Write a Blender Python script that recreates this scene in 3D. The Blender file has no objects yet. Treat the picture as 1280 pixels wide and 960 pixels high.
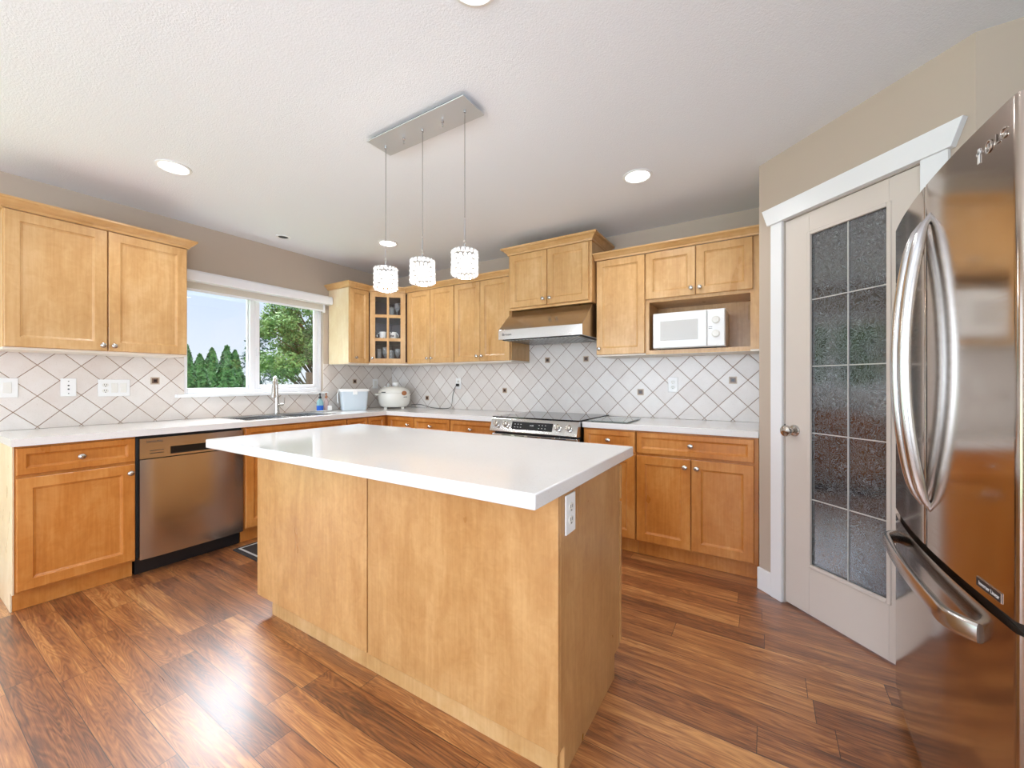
import bpy, bmesh, math, random
from mathutils import Vector, Matrix
random.seed(7)
SC = bpy.context.scene
COL = SC.collection
R = math.radians
PI = math.pi

# ------------------------------------------------------------------ camera
cd = bpy.data.cameras.new('camera')
cam = bpy.data.objects.new('camera', cd); COL.objects.link(cam)
cam.location = (3.891, -3.44, 1.205)
cam.rotation_euler = (R(90), 0, R(32.0))
cd.sensor_width = 36.0
cd.lens = 36.0 * 505.4 / 1280.0
cd.shift_y = -1.9 / 1280.0
cd.clip_start = 0.02
SC.camera = cam

# ------------------------------------------------------------------ exposure
SC.view_settings.view_transform = 'Standard'
SC.view_settings.look = 'None'
SC.view_settings.exposure = 0.20
SC.view_settings.gamma = 1.0
SC.view_settings.use_curve_mapping = False

# ------------------------------------------------------------------ sky
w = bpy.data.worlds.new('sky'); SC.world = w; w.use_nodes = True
nt = w.node_tree; nt.nodes.clear()
o_ = nt.nodes.new('ShaderNodeOutputWorld'); bg = nt.nodes.new('ShaderNodeBackground')
tc = nt.nodes.new('ShaderNodeTexCoord'); sp = nt.nodes.new('ShaderNodeSeparateXYZ')
cr = nt.nodes.new('ShaderNodeValToRGB')
nt.links.new(tc.outputs['Generated'], sp.inputs[0]); nt.links.new(sp.outputs['Z'], cr.inputs[0])
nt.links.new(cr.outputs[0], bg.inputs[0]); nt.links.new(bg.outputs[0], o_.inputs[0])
e = cr.color_ramp.elements
e[0].position = 0.0; e[0].color = (0.80, 0.87, 0.97, 1)
e[1].position = 0.30; e[1].color = (0.52, 0.68, 0.96, 1)
m_ = e.new(0.50); m_.color = (0.86, 0.93, 1.0, 1)
mr = nt.nodes.new('ShaderNodeMapRange')      # upper sky brightened above the window view, added for floor glare
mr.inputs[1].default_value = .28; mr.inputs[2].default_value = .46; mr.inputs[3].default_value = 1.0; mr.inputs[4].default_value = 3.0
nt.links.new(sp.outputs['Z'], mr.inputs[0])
dt = nt.nodes.new('ShaderNodeVectorMath'); dt.operation = 'DOT_PRODUCT'      # added bright sky patch, out of view, placed to give the floor glare
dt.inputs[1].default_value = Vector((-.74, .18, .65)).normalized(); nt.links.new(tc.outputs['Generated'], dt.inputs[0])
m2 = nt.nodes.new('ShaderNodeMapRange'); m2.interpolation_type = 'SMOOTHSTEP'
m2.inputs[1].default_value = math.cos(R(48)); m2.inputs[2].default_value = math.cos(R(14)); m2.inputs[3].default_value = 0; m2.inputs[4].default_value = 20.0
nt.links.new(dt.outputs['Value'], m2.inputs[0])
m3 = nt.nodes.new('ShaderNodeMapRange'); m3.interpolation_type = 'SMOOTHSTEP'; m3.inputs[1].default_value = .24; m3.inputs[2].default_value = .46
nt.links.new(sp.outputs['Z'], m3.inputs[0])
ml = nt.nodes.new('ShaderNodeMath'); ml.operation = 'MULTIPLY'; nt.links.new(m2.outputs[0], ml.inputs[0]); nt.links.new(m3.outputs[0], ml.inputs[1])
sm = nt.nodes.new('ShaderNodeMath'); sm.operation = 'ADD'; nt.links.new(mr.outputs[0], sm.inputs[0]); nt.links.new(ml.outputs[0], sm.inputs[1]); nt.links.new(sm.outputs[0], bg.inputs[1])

def light(name, kind, loc, rot, energy, color=(1, 1, 1), **kw):
    l = bpy.data.lights.new(name, kind); l.energy = energy; l.color = color
    for k, v in kw.items(): setattr(l, k, v)
    o = bpy.data.objects.new(name, l); COL.objects.link(o); o.location = loc; o.rotation_euler = rot
    return o
def aim(frm, to):
    return (Vector(to) - Vector(frm)).to_track_quat('-Z', 'Y').to_euler()
light('sun', 'SUN', (6, -3, 8), aim((5, -2.5, 6), (0, 0, 0)), 1.6, (1, .95, .86), angle=R(2))
# daylight coming in through the dining side: patio door in the left wall, big window in the rear wall
light('patio_daylight', 'AREA', (-0.03, -4.25, 1.06), aim((0, 0, 0), (1, .1, -.12)), 12, (.86, .93, 1), shape='RECTANGLE', size=2.0, size_y=1.9)
light('rear_daylight', 'AREA', (2.5, -6.72, 1.45), aim((0, 0, 0), (0, 1, .80)), 142, (.73, .86, 1), shape='RECTANGLE', size=3.6, size_y=1.6)

light('side_fill', 'AREA', (5.22, -4.60, 1.15), aim((0, 0, 0), (-1, .25, .30)), 50, (.73, .86, 1), shape='RECTANGLE', size=1.5, size_y=1.9)  # added fill lamp without a known source, brightens the right side

# ------------------------------------------------------------------ materials
def mat(name, col=(.8, .8, .8), rough=.5, metal=0.0, spec=.5, **kw):
    m = bpy.data.materials.new(name); m.use_nodes = True
    b = m.node_tree.nodes['Principled BSDF']
    b.inputs['Base Color'].default_value = (*col, 1)
    b.inputs['Roughness'].default_value = rough
    b.inputs['Metallic'].default_value = metal
    b.inputs['Specular IOR Level'].default_value = spec
    for k, v in kw.items(): b.inputs[k].default_value = v
    return m
def N(m, t, **props):
    n = m.node_tree.nodes.new(t)
    for k, v in props.items(): setattr(n, k, v)
    return n
def L(m, a, b): m.node_tree.links.new(a, b)
def BS(m): return m.node_tree.nodes['Principled BSDF']
def srgb(r, g, b):
    f = lambda c: (c/255/12.92) if c/255 <= .04045 else ((c/255+.055)/1.055)**2.4
    return (f(r), f(g), f(b))
def math_(m, op, a, b=None, c=None):
    n = N(m, 'ShaderNodeMath', operation=op)
    for i, v in enumerate((a, b, c)):
        if v is None: continue
        if isinstance(v, (int, float)): n.inputs[i].default_value = v
        else: L(m, v, n.inputs[i])
    return n.outputs[0]
def ramp(m, fac, stops, interp='LINEAR'):
    n = N(m, 'ShaderNodeValToRGB'); r = n.color_ramp; r.interpolation = interp
    r.elements[0].position, r.elements[0].color = stops[0][0], (*stops[0][1], 1)
    r.elements[1].position, r.elements[1].color = stops[-1][0], (*stops[-1][1], 1)
    for p, c in stops[1:-1]:
        e = r.elements.new(p); e.color = (*c, 1)
    L(m, fac, n.inputs[0]); return n.outputs[0]
def noise(m, vec, scale, detail=4, rough=.5, dist=0):
    n = N(m, 'ShaderNodeTexNoise'); n.inputs['Scale'].default_value = scale
    n.inputs['Detail'].default_value = detail; n.inputs['Roughness'].default_value = rough
    n.inputs['Distortion'].default_value = dist
    L(m, vec, n.inputs['Vector']); return n.outputs['Fac']
def mapping(m, vec, scale=(1, 1, 1), loc=(0, 0, 0)):
    n = N(m, 'ShaderNodeMapping'); n.inputs['Scale'].default_value = scale; n.inputs['Location'].default_value = loc
    L(m, vec, n.inputs['Vector']); return n.outputs[0]
def mix(m, fac, a, b, mode='MIX'):
    n = N(m, 'ShaderNodeMix', data_type='RGBA', blend_type=mode)
    for i, v in ((0, fac), (6, a), (7, b)):
        if isinstance(v, (int, float)): n.inputs[i].default_value = v
        elif isinstance(v, tuple): n.inputs[i].default_value = (*v, 1)
        else: L(m, v, n.inputs[i])
    return n.outputs[2]
def bump(m, h, strength=.3, dist=.002, into=None):
    n = N(m, 'ShaderNodeBump'); n.inputs['Strength'].default_value = strength; n.inputs['Distance'].default_value = dist
    L(m, h, n.inputs['Height']); L(m, n.outputs[0], BS(m).inputs['Normal']); return n

def wood(name, light_, mid, dark, rough=.3, horiz=False, fig=1.0):
    m = mat(name, mid, rough)
    tcn = N(m, 'ShaderNodeTexCoord'); oi = N(m, 'ShaderNodeObjectInfo')
    off = N(m, 'ShaderNodeVectorMath', operation='ADD')
    rs = N(m, 'ShaderNodeVectorMath', operation='SCALE'); rs.inputs[3].default_value = 9.0
    cb = N(m, 'ShaderNodeCombineXYZ')
    for i in range(3): L(m, oi.outputs['Random'], cb.inputs[i])
    L(m, cb.outputs[0], rs.inputs[0]); L(m, tcn.outputs['Object'], off.inputs[0]); L(m, rs.outputs[0], off.inputs[1])
    v = off.outputs[0]
    s1 = (1.2, 3, 3) if horiz else (3, 3, 1.2)
    s2 = (4, 70, 70) if horiz else (70, 70, 4)
    a = noise(m, mapping(m, v, s1), 1.6*fig, 3, .6, .6)
    b = noise(m, mapping(m, v, s2), 1.0, 3, .6, .4)
    c = noise(m, v, 14*fig, 3, .6, 1.5)
    s = math_(m, 'ADD', math_(m, 'MULTIPLY', a, .55), math_(m, 'MULTIPLY', b, .25))
    s = math_(m, 'ADD', s, math_(m, 'MULTIPLY', c, .2))
    colr = ramp(m, s, [(.34, dark), (.5, mid), (.64, light_)])
    hsv = N(m, 'ShaderNodeHueSaturation'); L(m, colr, hsv.inputs['Color'])
    L(m, math_(m, 'MULTIPLY_ADD', oi.outputs['Random'], .14, .93), hsv.inputs['Value'])
    L(m, hsv.outputs[0], BS(m).inputs['Base Color'])
    L(m, math_(m, 'MULTIPLY_ADD', a, .14, rough-.07), BS(m).inputs['Roughness'])
    bump(m, b, .06, .001)
    return m
M = {}
M['maple'] = wood('maple_wood', srgb(220, 180, 128), srgb(206, 161, 105), srgb(189, 141, 84))
M['maple_rail'] = wood('maple_wood_rail', srgb(220, 180, 128), srgb(206, 161, 105), srgb(189, 141, 84), horiz=True)
M['maple_base'] = wood('deep_maple_wood', srgb(214, 148, 78), srgb(200, 127, 56), srgb(180, 106, 40))  # deeper, more orange maple tone used on the base cabinets
M['maple_pale'] = wood('pale_maple_wood', srgb(240, 222, 190), srgb(232, 208, 170), srgb(222, 192, 150))
M['maple_figured'] = wood('figured_maple_wood', srgb(208, 160, 104), srgb(194, 144, 88), srgb(178, 125, 70), fig=1.7)
M['dark_brown'] = mat('dark_cabinet_interior', srgb(96, 62, 52), .5)  # flat dark brown for the glass cabinet's inside and the island groove
M['white_melamine'] = mat('white_melamine', srgb(235, 225, 210), .4)
M['lead'] = mat('grey_lead_came', srgb(190, 188, 184), .4)
M['wall'] = mat('taupe_wall_paint', srgb(193, 177, 160), .6, spec=.3)
mw = M['wall']; bump(mw, noise(mw, N(mw, 'ShaderNodeTexCoord').outputs['Object'], 220, 2), .06, .001)
M['ceiling'] = mat('white_textured_ceiling', srgb(240, 242, 246), .9, spec=.1)
mc = M['ceiling']; bump(mc, noise(mc, N(mc, 'ShaderNodeTexCoord').outputs['Object'], 150, 3, .6), .6, .003)
M['trim'] = mat('white_trim_paint', srgb(240, 240, 240), .3)
M['door_paint'] = mat('greige_door_paint', srgb(216, 205, 194), .35)
M['vinyl'] = mat('white_vinyl', srgb(240, 240, 243), .25)
M['blind'] = mat('cream_blind_fabric', srgb(214, 206, 192), .8)
M['plastic_white'] = mat('white_plastic', srgb(242, 242, 240), .28)
M['plastic_cream'] = mat('cream_plastic', srgb(236, 234, 226), .22)
M['black'] = mat('black_plastic', (.008, .008, .009), .4)
M['black_gloss'] = mat('black_glass', (.012, .013, .016), .04)
M['slot'] = mat('dark_slot', (.03, .028, .026), .5)
M['nickel'] = mat('satin_nickel', srgb(200, 196, 190), .22, 1.0)
M['chrome'] = mat('chrome', srgb(215, 217, 220), .08, 1.0)
M['rubber'] = mat('black_rubber', (.015, .015, .015), .7)
M['cord'] = mat('grey_black_cord', srgb(50, 48, 46), .5)
M['cable'] = mat('steel_cable', srgb(150, 150, 150), .35, 1.0)
M['ceramic'] = mat('white_ceramic', srgb(240, 240, 236), .12)
M['ceramic_print'] = mat('printed_ceramic', srgb(236, 236, 230), .15)
mp = M['ceramic_print']
vn = N(mp, 'ShaderNodeTexVoronoi'); vn.inputs['Scale'].default_value = 32
L(mp, N(mp, 'ShaderNodeTexCoord').outputs['Object'], vn.inputs['Vector'])
L(mp, ramp(mp, vn.outputs['Distance'], [(0, srgb(60, 55, 60)), (.28, srgb(60, 55, 60)), (.33, srgb(238, 238, 232)), (1, srgb(238, 238, 232))]), BS(mp).inputs['Base Color'])
M['bin'] = mat('pale_blue_plastic', srgb(205, 216, 224), .35)
M['soap_blue'] = mat('blue_liquid', srgb(40, 100, 205), .1)
M['soap_clear'] = mat('pale_teal_plastic', srgb(165, 212, 218), .1, **{'Transmission Weight': .35})
M['soap_pink'] = mat('pale_pink_plastic', srgb(226, 200, 196), .15, **{'Transmission Weight': .3})
M['brown_panel'] = mat('copper_brown_panel', srgb(170, 110, 70), .25)
M['screen_grey'] = mat('pale_microwave_screen', srgb(205, 203, 198), .18)
M['text_dark'] = mat('dark_lettering', (.02, .02, .022), .4)
M['text_light'] = mat('light_lettering', srgb(225, 225, 225), .3)
M['text_silver'] = mat('silver_lettering', srgb(225, 222, 218), .2, 1.0)
M['glass'] = mat('clear_glass', (1, 1, 1), .0, **{'Transmission Weight': 1.0, 'IOR': 1.0})
M['pane'] = None
# thin architectural glass: mostly see-through, slightly mirror-like
mg = bpy.data.materials.new('window_glass'); mg.use_nodes = True
g = mg.node_tree; g.nodes.clear()
go = g.nodes.new('ShaderNodeOutputMaterial'); gm = g.nodes.new('ShaderNodeMixShader'); gt = g.nodes.new('ShaderNodeBsdfTransparent')
gg = g.nodes.new('ShaderNodeBsdfGlossy'); gg.inputs['Roughness'].default_value = .0; gm.inputs[0].default_value = .04
g.links.new(gt.outputs[0], gm.inputs[1]); g.links.new(gg.outputs[0], gm.inputs[2]); g.links.new(gm.outputs[0], go.inputs[0])
M['pane'] = mg
M['board_glass'] = mat('tempered_glass_board', srgb(176, 188, 184), .06, **{'Transmission Weight': .55, 'IOR': 1.3})
M['glassware'] = mat('drinking_glass', srgb(225, 230, 232), .03, **{'Transmission Weight': .75, 'IOR': 1.3})

def steel(name, col, rough, scale):
    m = mat(name, col, rough, 1.0)
    t = N(m, 'ShaderNodeTexCoord').outputs['Object']
    a = noise(m, mapping(m, t, scale), 1.0, 2, .6)
    L(m, math_(m, 'MULTIPLY_ADD', a, .08, rough-.04), BS(m).inputs['Roughness'])
    bump(m, a, .02, .0006)
    return m
M['steel'] = steel('brushed_stainless', srgb(196, 190, 184), .2, (4, 4, 260))
M['steel_fridge'] = steel('fridge_stainless', srgb(190, 178, 168), .13, (3, 3, 300))
M['steel_bright'] = steel('bright_stainless', srgb(205, 205, 205), .22, (4, 260, 260))
M['canopy'] = mat('brushed_silver_canopy', srgb(206, 209, 210), .35, .5)
M['steel_dark'] = mat('dark_steel', srgb(60, 60, 60), .35, 1.0)

# quartz
def quartz():
    m = mat('white_quartz', srgb(236, 233, 229), .09)
    t = N(m, 'ShaderNodeTexCoord').outputs['Object']
    v = N(m, 'ShaderNodeTexVoronoi'); v.inputs['Scale'].default_value = 260; L(m, t, v.inputs['Vector'])
    s = ramp(m, v.outputs['Distance'], [(0, (1, 1, 1)), (.16, (1, 1, 1)), (.24, (0, 0, 0)), (1, (0, 0, 0))])
    sel = math_(m, 'GREATER_THAN', noise(m, t, 90, 1), .56)
    f = math_(m, 'MULTIPLY', s, sel)
    c = mix(m, math_(m, 'MULTIPLY', f, .55), mix(m, noise(m, t, 3, 4), srgb(233, 229, 225), srgb(240, 238, 235)), srgb(150, 143, 136))
    L(m, c, BS(m).inputs['Base Color']); return m
M['quartz'] = quartz()

# wall tile: diamonds. local x along the wall, z up; a corner of the lattice at (u0, z0)
def tile(name, axis, u0, z0, light_, dark_):
    m = mat(name, srgb(215, 205, 196), .32)
    t = N(m, 'ShaderNodeTexCoord').outputs['Object']; s = N(m, 'ShaderNodeSeparateXYZ'); L(m, t, s.inputs[0])
    u = math_(m, 'DIVIDE', math_(m, 'SUBTRACT', s.outputs[axis], u0), .1934)
    z = math_(m, 'DIVIDE', math_(m, 'SUBTRACT', s.outputs['Z'], z0), .1950)
    p = math_(m, 'ADD', u, z); q = math_(m, 'SUBTRACT', u, z)
    def edge(a):
        return math_(m, 'ABSOLUTE', math_(m, 'SUBTRACT', a, math_(m, 'ROUND', a)))
    d = math_(m, 'MINIMUM', edge(p), edge(q))
    grout = math_(m, 'LESS_THAN', d, .0135)
    cv = N(m, 'ShaderNodeCombineXYZ'); L(m, math_(m, 'FLOOR', p), cv.inputs[0]); L(m, math_(m, 'FLOOR', q), cv.inputs[1])
    wn = N(m, 'ShaderNodeTexWhiteNoise', noise_dimensions='2D'); L(m, cv.outputs[0], wn.inputs['Vector'])
    mott = noise(m, t, 9, 5, .65)
    f = math_(m, 'ADD', math_(m, 'MULTIPLY', wn.outputs['Value'], .5), math_(m, 'MULTIPLY', mott, .6))
    c = ramp(m, f, [(.2, dark_), (.85, light_)])
    sp_ = math_(m, 'GREATER_THAN', noise(m, t, 160, 2), .66)
    c = mix(m, math_(m, 'MULTIPLY', sp_, .25), c, srgb(185, 165, 150))
    L(m, mix(m, grout, c, srgb(140, 108, 84)), BS(m).inputs['Base Color'])
    L(m, math_(m, 'MULTIPLY_ADD', grout, .4, .26), BS(m).inputs['Roughness'])
    h = ramp(m, d, [(.008, (0, 0, 0)), (.03, (1, 1, 1))]); bump(m, h, .5, .002)
    return m
M['tile_back'] = tile('diamond_wall_tile', 'X', 2.530, 1.1245, srgb(238, 233, 228), srgb(220, 211, 204))
M['tile_left'] = tile('diamond_wall_tile_window_wall', 'Y', -2.478, 1.1200, srgb(236, 230, 224), srgb(218, 206, 196))
M['accent_a'] = mat('beige_accent_tile', srgb(196, 178, 156), .35)
M['accent_b'] = mat('brown_accent_tile', srgb(120, 90, 70), .3)
M['accent_c'] = mat('dark_accent_tile', srgb(50, 36, 30), .25)

def floor_mat():
    m = mat('acacia_plank_floor', srgb(150, 90, 55), .25, spec=.6, **{'Coat Weight': 1.0, 'Coat Roughness': .46, 'Coat IOR': 1.7})
    t = N(m, 'ShaderNodeTexCoord').outputs['Object']; s = N(m, 'ShaderNodeSeparateXYZ'); L(m, t, s.inputs[0])
    v = math_(m, 'DIVIDE', math_(m, 'ADD', s.outputs['Y'], 3.152), .1245)
    row = math_(m, 'FLOOR', v)
    wr = N(m, 'ShaderNodeTexWhiteNoise', noise_dimensions='1D'); L(m, row, wr.inputs['W'])
    uu = math_(m, 'ADD', math_(m, 'DIVIDE', s.outputs['X'], .78), math_(m, 'MULTIPLY', wr.outputs['Value'], 7.3))
    idc = math_(m, 'FLOOR', uu)
    cv = N(m, 'ShaderNodeCombineXYZ'); L(m, row, cv.inputs[0]); L(m, idc, cv.inputs[1])
    wn = N(m, 'ShaderNodeTexWhiteNoise', noise_dimensions='2D'); L(m, cv.outputs[0], wn.inputs['Vector'])
    def edge(a, wdt):
        return math_(m, 'LESS_THAN', math_(m, 'ABSOLUTE', math_(m, 'SUBTRACT', a, math_(m, 'ROUND', a))), wdt)
    gap = math_(m, 'MAXIMUM', edge(v, .0085), edge(uu, .0014))
    # plank-local coordinates
    cc = N(m, 'ShaderNodeCombineXYZ')
    L(m, math_(m, 'MULTIPLY_ADD', wn.outputs['Value'], 37.0, s.outputs['X']), cc.inputs[0])
    L(m, math_(m, 'MULTIPLY_ADD', wr.outputs['Value'], 11.0, s.outputs['Y']), cc.inputs[1])
    L(m, math_(m, 'MULTIPLY', wn.outputs['Value'], 5.0), cc.inputs[2])
    P = cc.outputs[0]
    big = noise(m, mapping(m, P, (1.0, 14, 1)), 1.5, 5, .6, .8)
    # contour lines of a stretched field: cathedral grain
    band = math_(m, 'FRACT', math_(m, 'MULTIPLY', noise(m, mapping(m, P, (.8, 7.5, 1)), 1.1, 3, .5, .5), 30))
    tri = math_(m, 'ABSOLUTE', math_(m, 'SUBTRACT', band, .5))
    fine = noise(m, mapping(m, P, (5, 170, 1)), 1.0, 5, .72, .3)
    f = math_(m, 'ADD', math_(m, 'MULTIPLY', big, .52), math_(m, 'MULTIPLY', tri, .18))
    f = math_(m, 'ADD', f, math_(m, 'MULTIPLY', fine, .36))
    f = math_(m, 'ADD', f, math_(m, 'MULTIPLY_ADD', wn.outputs['Value'], .15, -.075))
    c = ramp(m, f, [(.33, srgb(80, 42, 20)), (.43, srgb(134, 76, 36)), (.53, srgb(174, 110, 56)), (.66, srgb(218, 158, 94))])
    L(m, mix(m, gap, c, srgb(45, 25, 16)), BS(m).inputs['Base Color'])
    L(m, math_(m, 'MULTIPLY_ADD', fine, .16, .22), BS(m).inputs['Roughness'])
    hh = math_(m, 'SUBTRACT', math_(m, 'ADD', math_(m, 'MULTIPLY', tri, .5), fine), math_(m, 'MULTIPLY', gap, 3))
    bump(m, hh, .15, .0008)
    return m
M['floor'] = floor_mat()

def pantry_glass():
    m = mat('etched_glass_dark_behind', (.03, .033, .037), .05, spec=.5)  # clear etched glass; the dark pantry behind is put into its colour
    BS(m).inputs['IOR'].default_value = 2.3
    t = N(m, 'ShaderNodeTexCoord').outputs['Object']
    dn = N(m, 'ShaderNodeTexNoise'); dn.inputs['Scale'].default_value = 9; dn.inputs['Detail'].default_value = 2; L(m, t, dn.inputs['Vector'])
    ad = N(m, 'ShaderNodeVectorMath', operation='MULTIPLY_ADD'); L(m, dn.outputs['Color'], ad.inputs[0]); ad.inputs[1].default_value = (.28, .28, .28); L(m, t, ad.inputs[2])
    n1 = noise(m, mapping(m, ad.outputs[0], (1, 1, .45)), 42, 2, .5, 2.2)
    line = math_(m, 'ABSOLUTE', math_(m, 'SUBTRACT', math_(m, 'FRACT', math_(m, 'MULTIPLY', n1, 5)), .5))
    f = ramp(m, line, [(0, (1, 1, 1)), (.14, (.3, .3, .3)), (.28, (0, 0, 0)), (1, (0, 0, 0))])
    c = mix(m, math_(m, 'MULTIPLY', f, .62), (.03, .034, .038), srgb(160, 168, 172))
    L(m, c, BS(m).inputs['Base Color'])
    bump(m, line, .07, .0006)
    return m
M['etched'] = pantry_glass()

def leaf(name, a, b):
    m = mat(name, a, .6, spec=.2)
    t = N(m, 'ShaderNodeTexCoord').outputs['Object']
    L(m, ramp(m, noise(m, t, 6, 3), [(.35, a), (.65, b)]), BS(m).inputs['Base Color']); return m
M['cedar'] = leaf('cedar_foliage', srgb(38, 76, 44), srgb(84, 124, 72))
M['leaves'] = leaf('deciduous_leaves', srgb(66, 100, 56), srgb(132, 160, 100))
M['spruce'] = leaf('spruce_needles', srgb(34, 62, 62), srgb(58, 92, 84))
M['bark'] = mat('bark', srgb(90, 72, 58), .9)
M['lawn'] = leaf('lawn_grass', srgb(70, 110, 50), srgb(110, 140, 70))
def emit(name, col, s):
    m = mat(name, col, .4); b = BS(m); b.inputs['Emission Color'].default_value = (*col, 1); b.inputs['Emission Strength'].default_value = s; return m
M['led'] = emit('lit_led_lens', (1, .98, .95), 9)
M['bulb'] = emit('lit_bulb', (1, .95, .88), 12)
M['crystal'] = emit('lit_crystal', (1, .985, .96), .12)
BS(M['crystal']).inputs['Transmission Weight'].default_value = .5; BS(M['crystal']).inputs['Roughness'].default_value = .05
M['mat_dark'] = mat('charcoal_mat', srgb(52, 46, 44), .9)
M['mat_stripe'] = mat('light_mat_stripe', srgb(190, 190, 188), .9)

# ------------------------------------------------------------------ mesh helpers
class MB:
    def __init__(s): s.bm = bmesh.new()
    def box(s, x0, x1, y0, y1, z0, z1):
        if x0 > x1: x0, x1 = x1, x0
        if y0 > y1: y0, y1 = y1, y0
        if z0 > z1: z0, z1 = z1, z0
        v = [s.bm.verts.new(p) for p in ((x0,y0,z0),(x1,y0,z0),(x1,y1,z0),(x0,y1,z0),(x0,y0,z1),(x1,y0,z1),(x1,y1,z1),(x0,y1,z1))]
        for f in ((0,3,2,1),(4,5,6,7),(0,1,5,4),(1,2,6,5),(2,3,7,6),(3,0,4,7)): s.bm.faces.new([v[i] for i in f])
        return s
    def prism(s, pts, lo, hi, axis='z'):
        def P(a, b, c):
            return (a, b, c) if axis == 'z' else ((c, a, b) if axis == 'x' else (a, c, b))
        A = [s.bm.verts.new(P(a, b, lo)) for a, b in pts]; B = [s.bm.verts.new(P(a, b, hi)) for a, b in pts]
        n = len(pts)
        for i in range(n): s.bm.faces.new((A[i], A[(i+1) % n], B[(i+1) % n], B[i]))
        s.bm.faces.new(A[::-1]); s.bm.faces.new(B); return s
    def lathe(s, prof, c=(0, 0, 0), axis='z', seg=24, sx=1, sy=1, cap=True):
        rings = []
        for r, h in prof:
            ring = []
            for i in range(seg):
                a = 2*PI*i/seg; p = (r*math.cos(a)*sx, r*math.sin(a)*sy, h)
                if axis == 'y': p = (p[0], -p[2], p[1])      # h goes towards -y
                elif axis == 'x': p = (p[2], p[0], p[1])      # h goes towards +x
                ring.append(s.bm.verts.new((c[0]+p[0], c[1]+p[1], c[2]+p[2])))
            rings.append(ring)
        for a, b in zip(rings, rings[1:]):
            for i in range(seg): s.bm.faces.new((a[i], a[(i+1) % seg], b[(i+1) % seg], b[i]))
        if cap:
            s.bm.faces.new(rings[0][::-1]); s.bm.faces.new(rings[-1])
        return s
    def tube(s, path, r, seg=10, side=None, ry=None, cap=True, power=1):
        path = [Vector(p) for p in path]; n = len(path); rings = []; prev = None
        for i, p in enumerate(path):
            t = (path[min(i+1, n-1)] - path[max(i-1, 0)]).normalized()
            if side is not None: a = (Vector(side) - t*t.dot(Vector(side))).normalized()
            else:
                ref = prev if prev is not None else (Vector((0, 0, 1)) if abs(t.z) < .9 else Vector((1, 0, 0)))
                a = (ref - t*t.dot(ref)).normalized()
            prev = a; b = t.cross(a)
            rr = r[i] if isinstance(r, (list, tuple)) else r
            r2 = (ry[i] if isinstance(ry, (list, tuple)) else ry) if ry is not None else rr
            ring = []
            for k in range(seg):
                an = 2*PI*k/seg; ca, sa = math.cos(an), math.sin(an)
                ca = math.copysign(abs(ca)**power, ca); sa = math.copysign(abs(sa)**power, sa)
                ring.append(s.bm.verts.new(p + a*ca*rr + b*sa*r2))
            rings.append(ring)
        for a, b in zip(rings, rings[1:]):
            for i in range(seg): s.bm.faces.new((a[i], a[(i+1) % seg], b[(i+1) % seg], b[i]))
        if cap:
            s.bm.faces.new(rings[0][::-1]); s.bm.faces.new(rings[-1])
        return s
    def sphere(s, c, r, sx=1, sy=1, sz=1, u=16, v=10):
        M_ = Matrix.Translation(c) @ Matrix.Diagonal((sx*r, sy*r, sz*r, 1))
        bmesh.ops.create_uvsphere(s.bm, u_segments=u, v_segments=v, radius=1, matrix=M_); return s
    def build(s, name, m, parent=None, bev=0, smooth=False, seg=2):
        bmesh.ops.recalc_face_normals(s.bm, faces=s.bm.faces)
        me = bpy.data.meshes.new(name); s.bm.to_mesh(me); s.bm.free()
        me.materials.append(M[m] if isinstance(m, str) else m)
        if smooth: me.shade_smooth(); me.set_sharp_from_angle(angle=R(35))
        o = bpy.data.objects.new(name, me); COL.objects.link(o)
        if parent is not None: o.parent = parent
        if bev:
            b = o.modifiers.new('bevel', 'BEVEL'); b.width = bev; b.segments = seg; b.limit_method = 'ANGLE'; b.angle_limit = R(40)
            me.shade_smooth(); me.set_sharp_from_angle(angle=R(35))
            b.harden_normals = False
        return o
def tag(o, label, cat, group=None):
    o['label'] = label; o['category'] = cat
    if group: o['group'] = group
    return o
def struct(o):
    o['kind'] = 'structure'; return o
def thing(name, label, cat, loc=(0, 0, 0), rz=0, group=None):
    o = bpy.data.objects.new(name, None); COL.objects.link(o); o.location = loc; o.rotation_euler = (0, 0, rz)
    o.empty_display_size = .1
    return tag(o, label, cat, group)
def copy_tree(o, parent=None):
    c = o.copy(); COL.objects.link(c); c.parent = parent
    for ch in [x for x in bpy.data.objects if x.parent == o]: copy_tree(ch, c)
    return c
def text(name, body, size, m, parent, loc, rot, depth=.0006, align='CENTER', sx=1):
    cu = bpy.data.curves.new(name, 'FONT'); cu.body = body; cu.size = size; cu.extrude = depth; cu.align_x = align; cu.align_y = 'CENTER'
    t = bpy.data.objects.new('tmp', cu); COL.objects.link(t)
    dg = bpy.context.evaluated_depsgraph_get(); me = bpy.data.meshes.new_from_object(t.evaluated_get(dg))
    bpy.data.objects.remove(t)
    me.materials.clear(); me.materials.append(M[m]); me.name = name
    o = bpy.data.objects.new(name, me); COL.objects.link(o); o.parent = parent; o.location = loc; o.rotation_euler = rot; o.scale = (sx, 1, 1)
    return o
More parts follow.
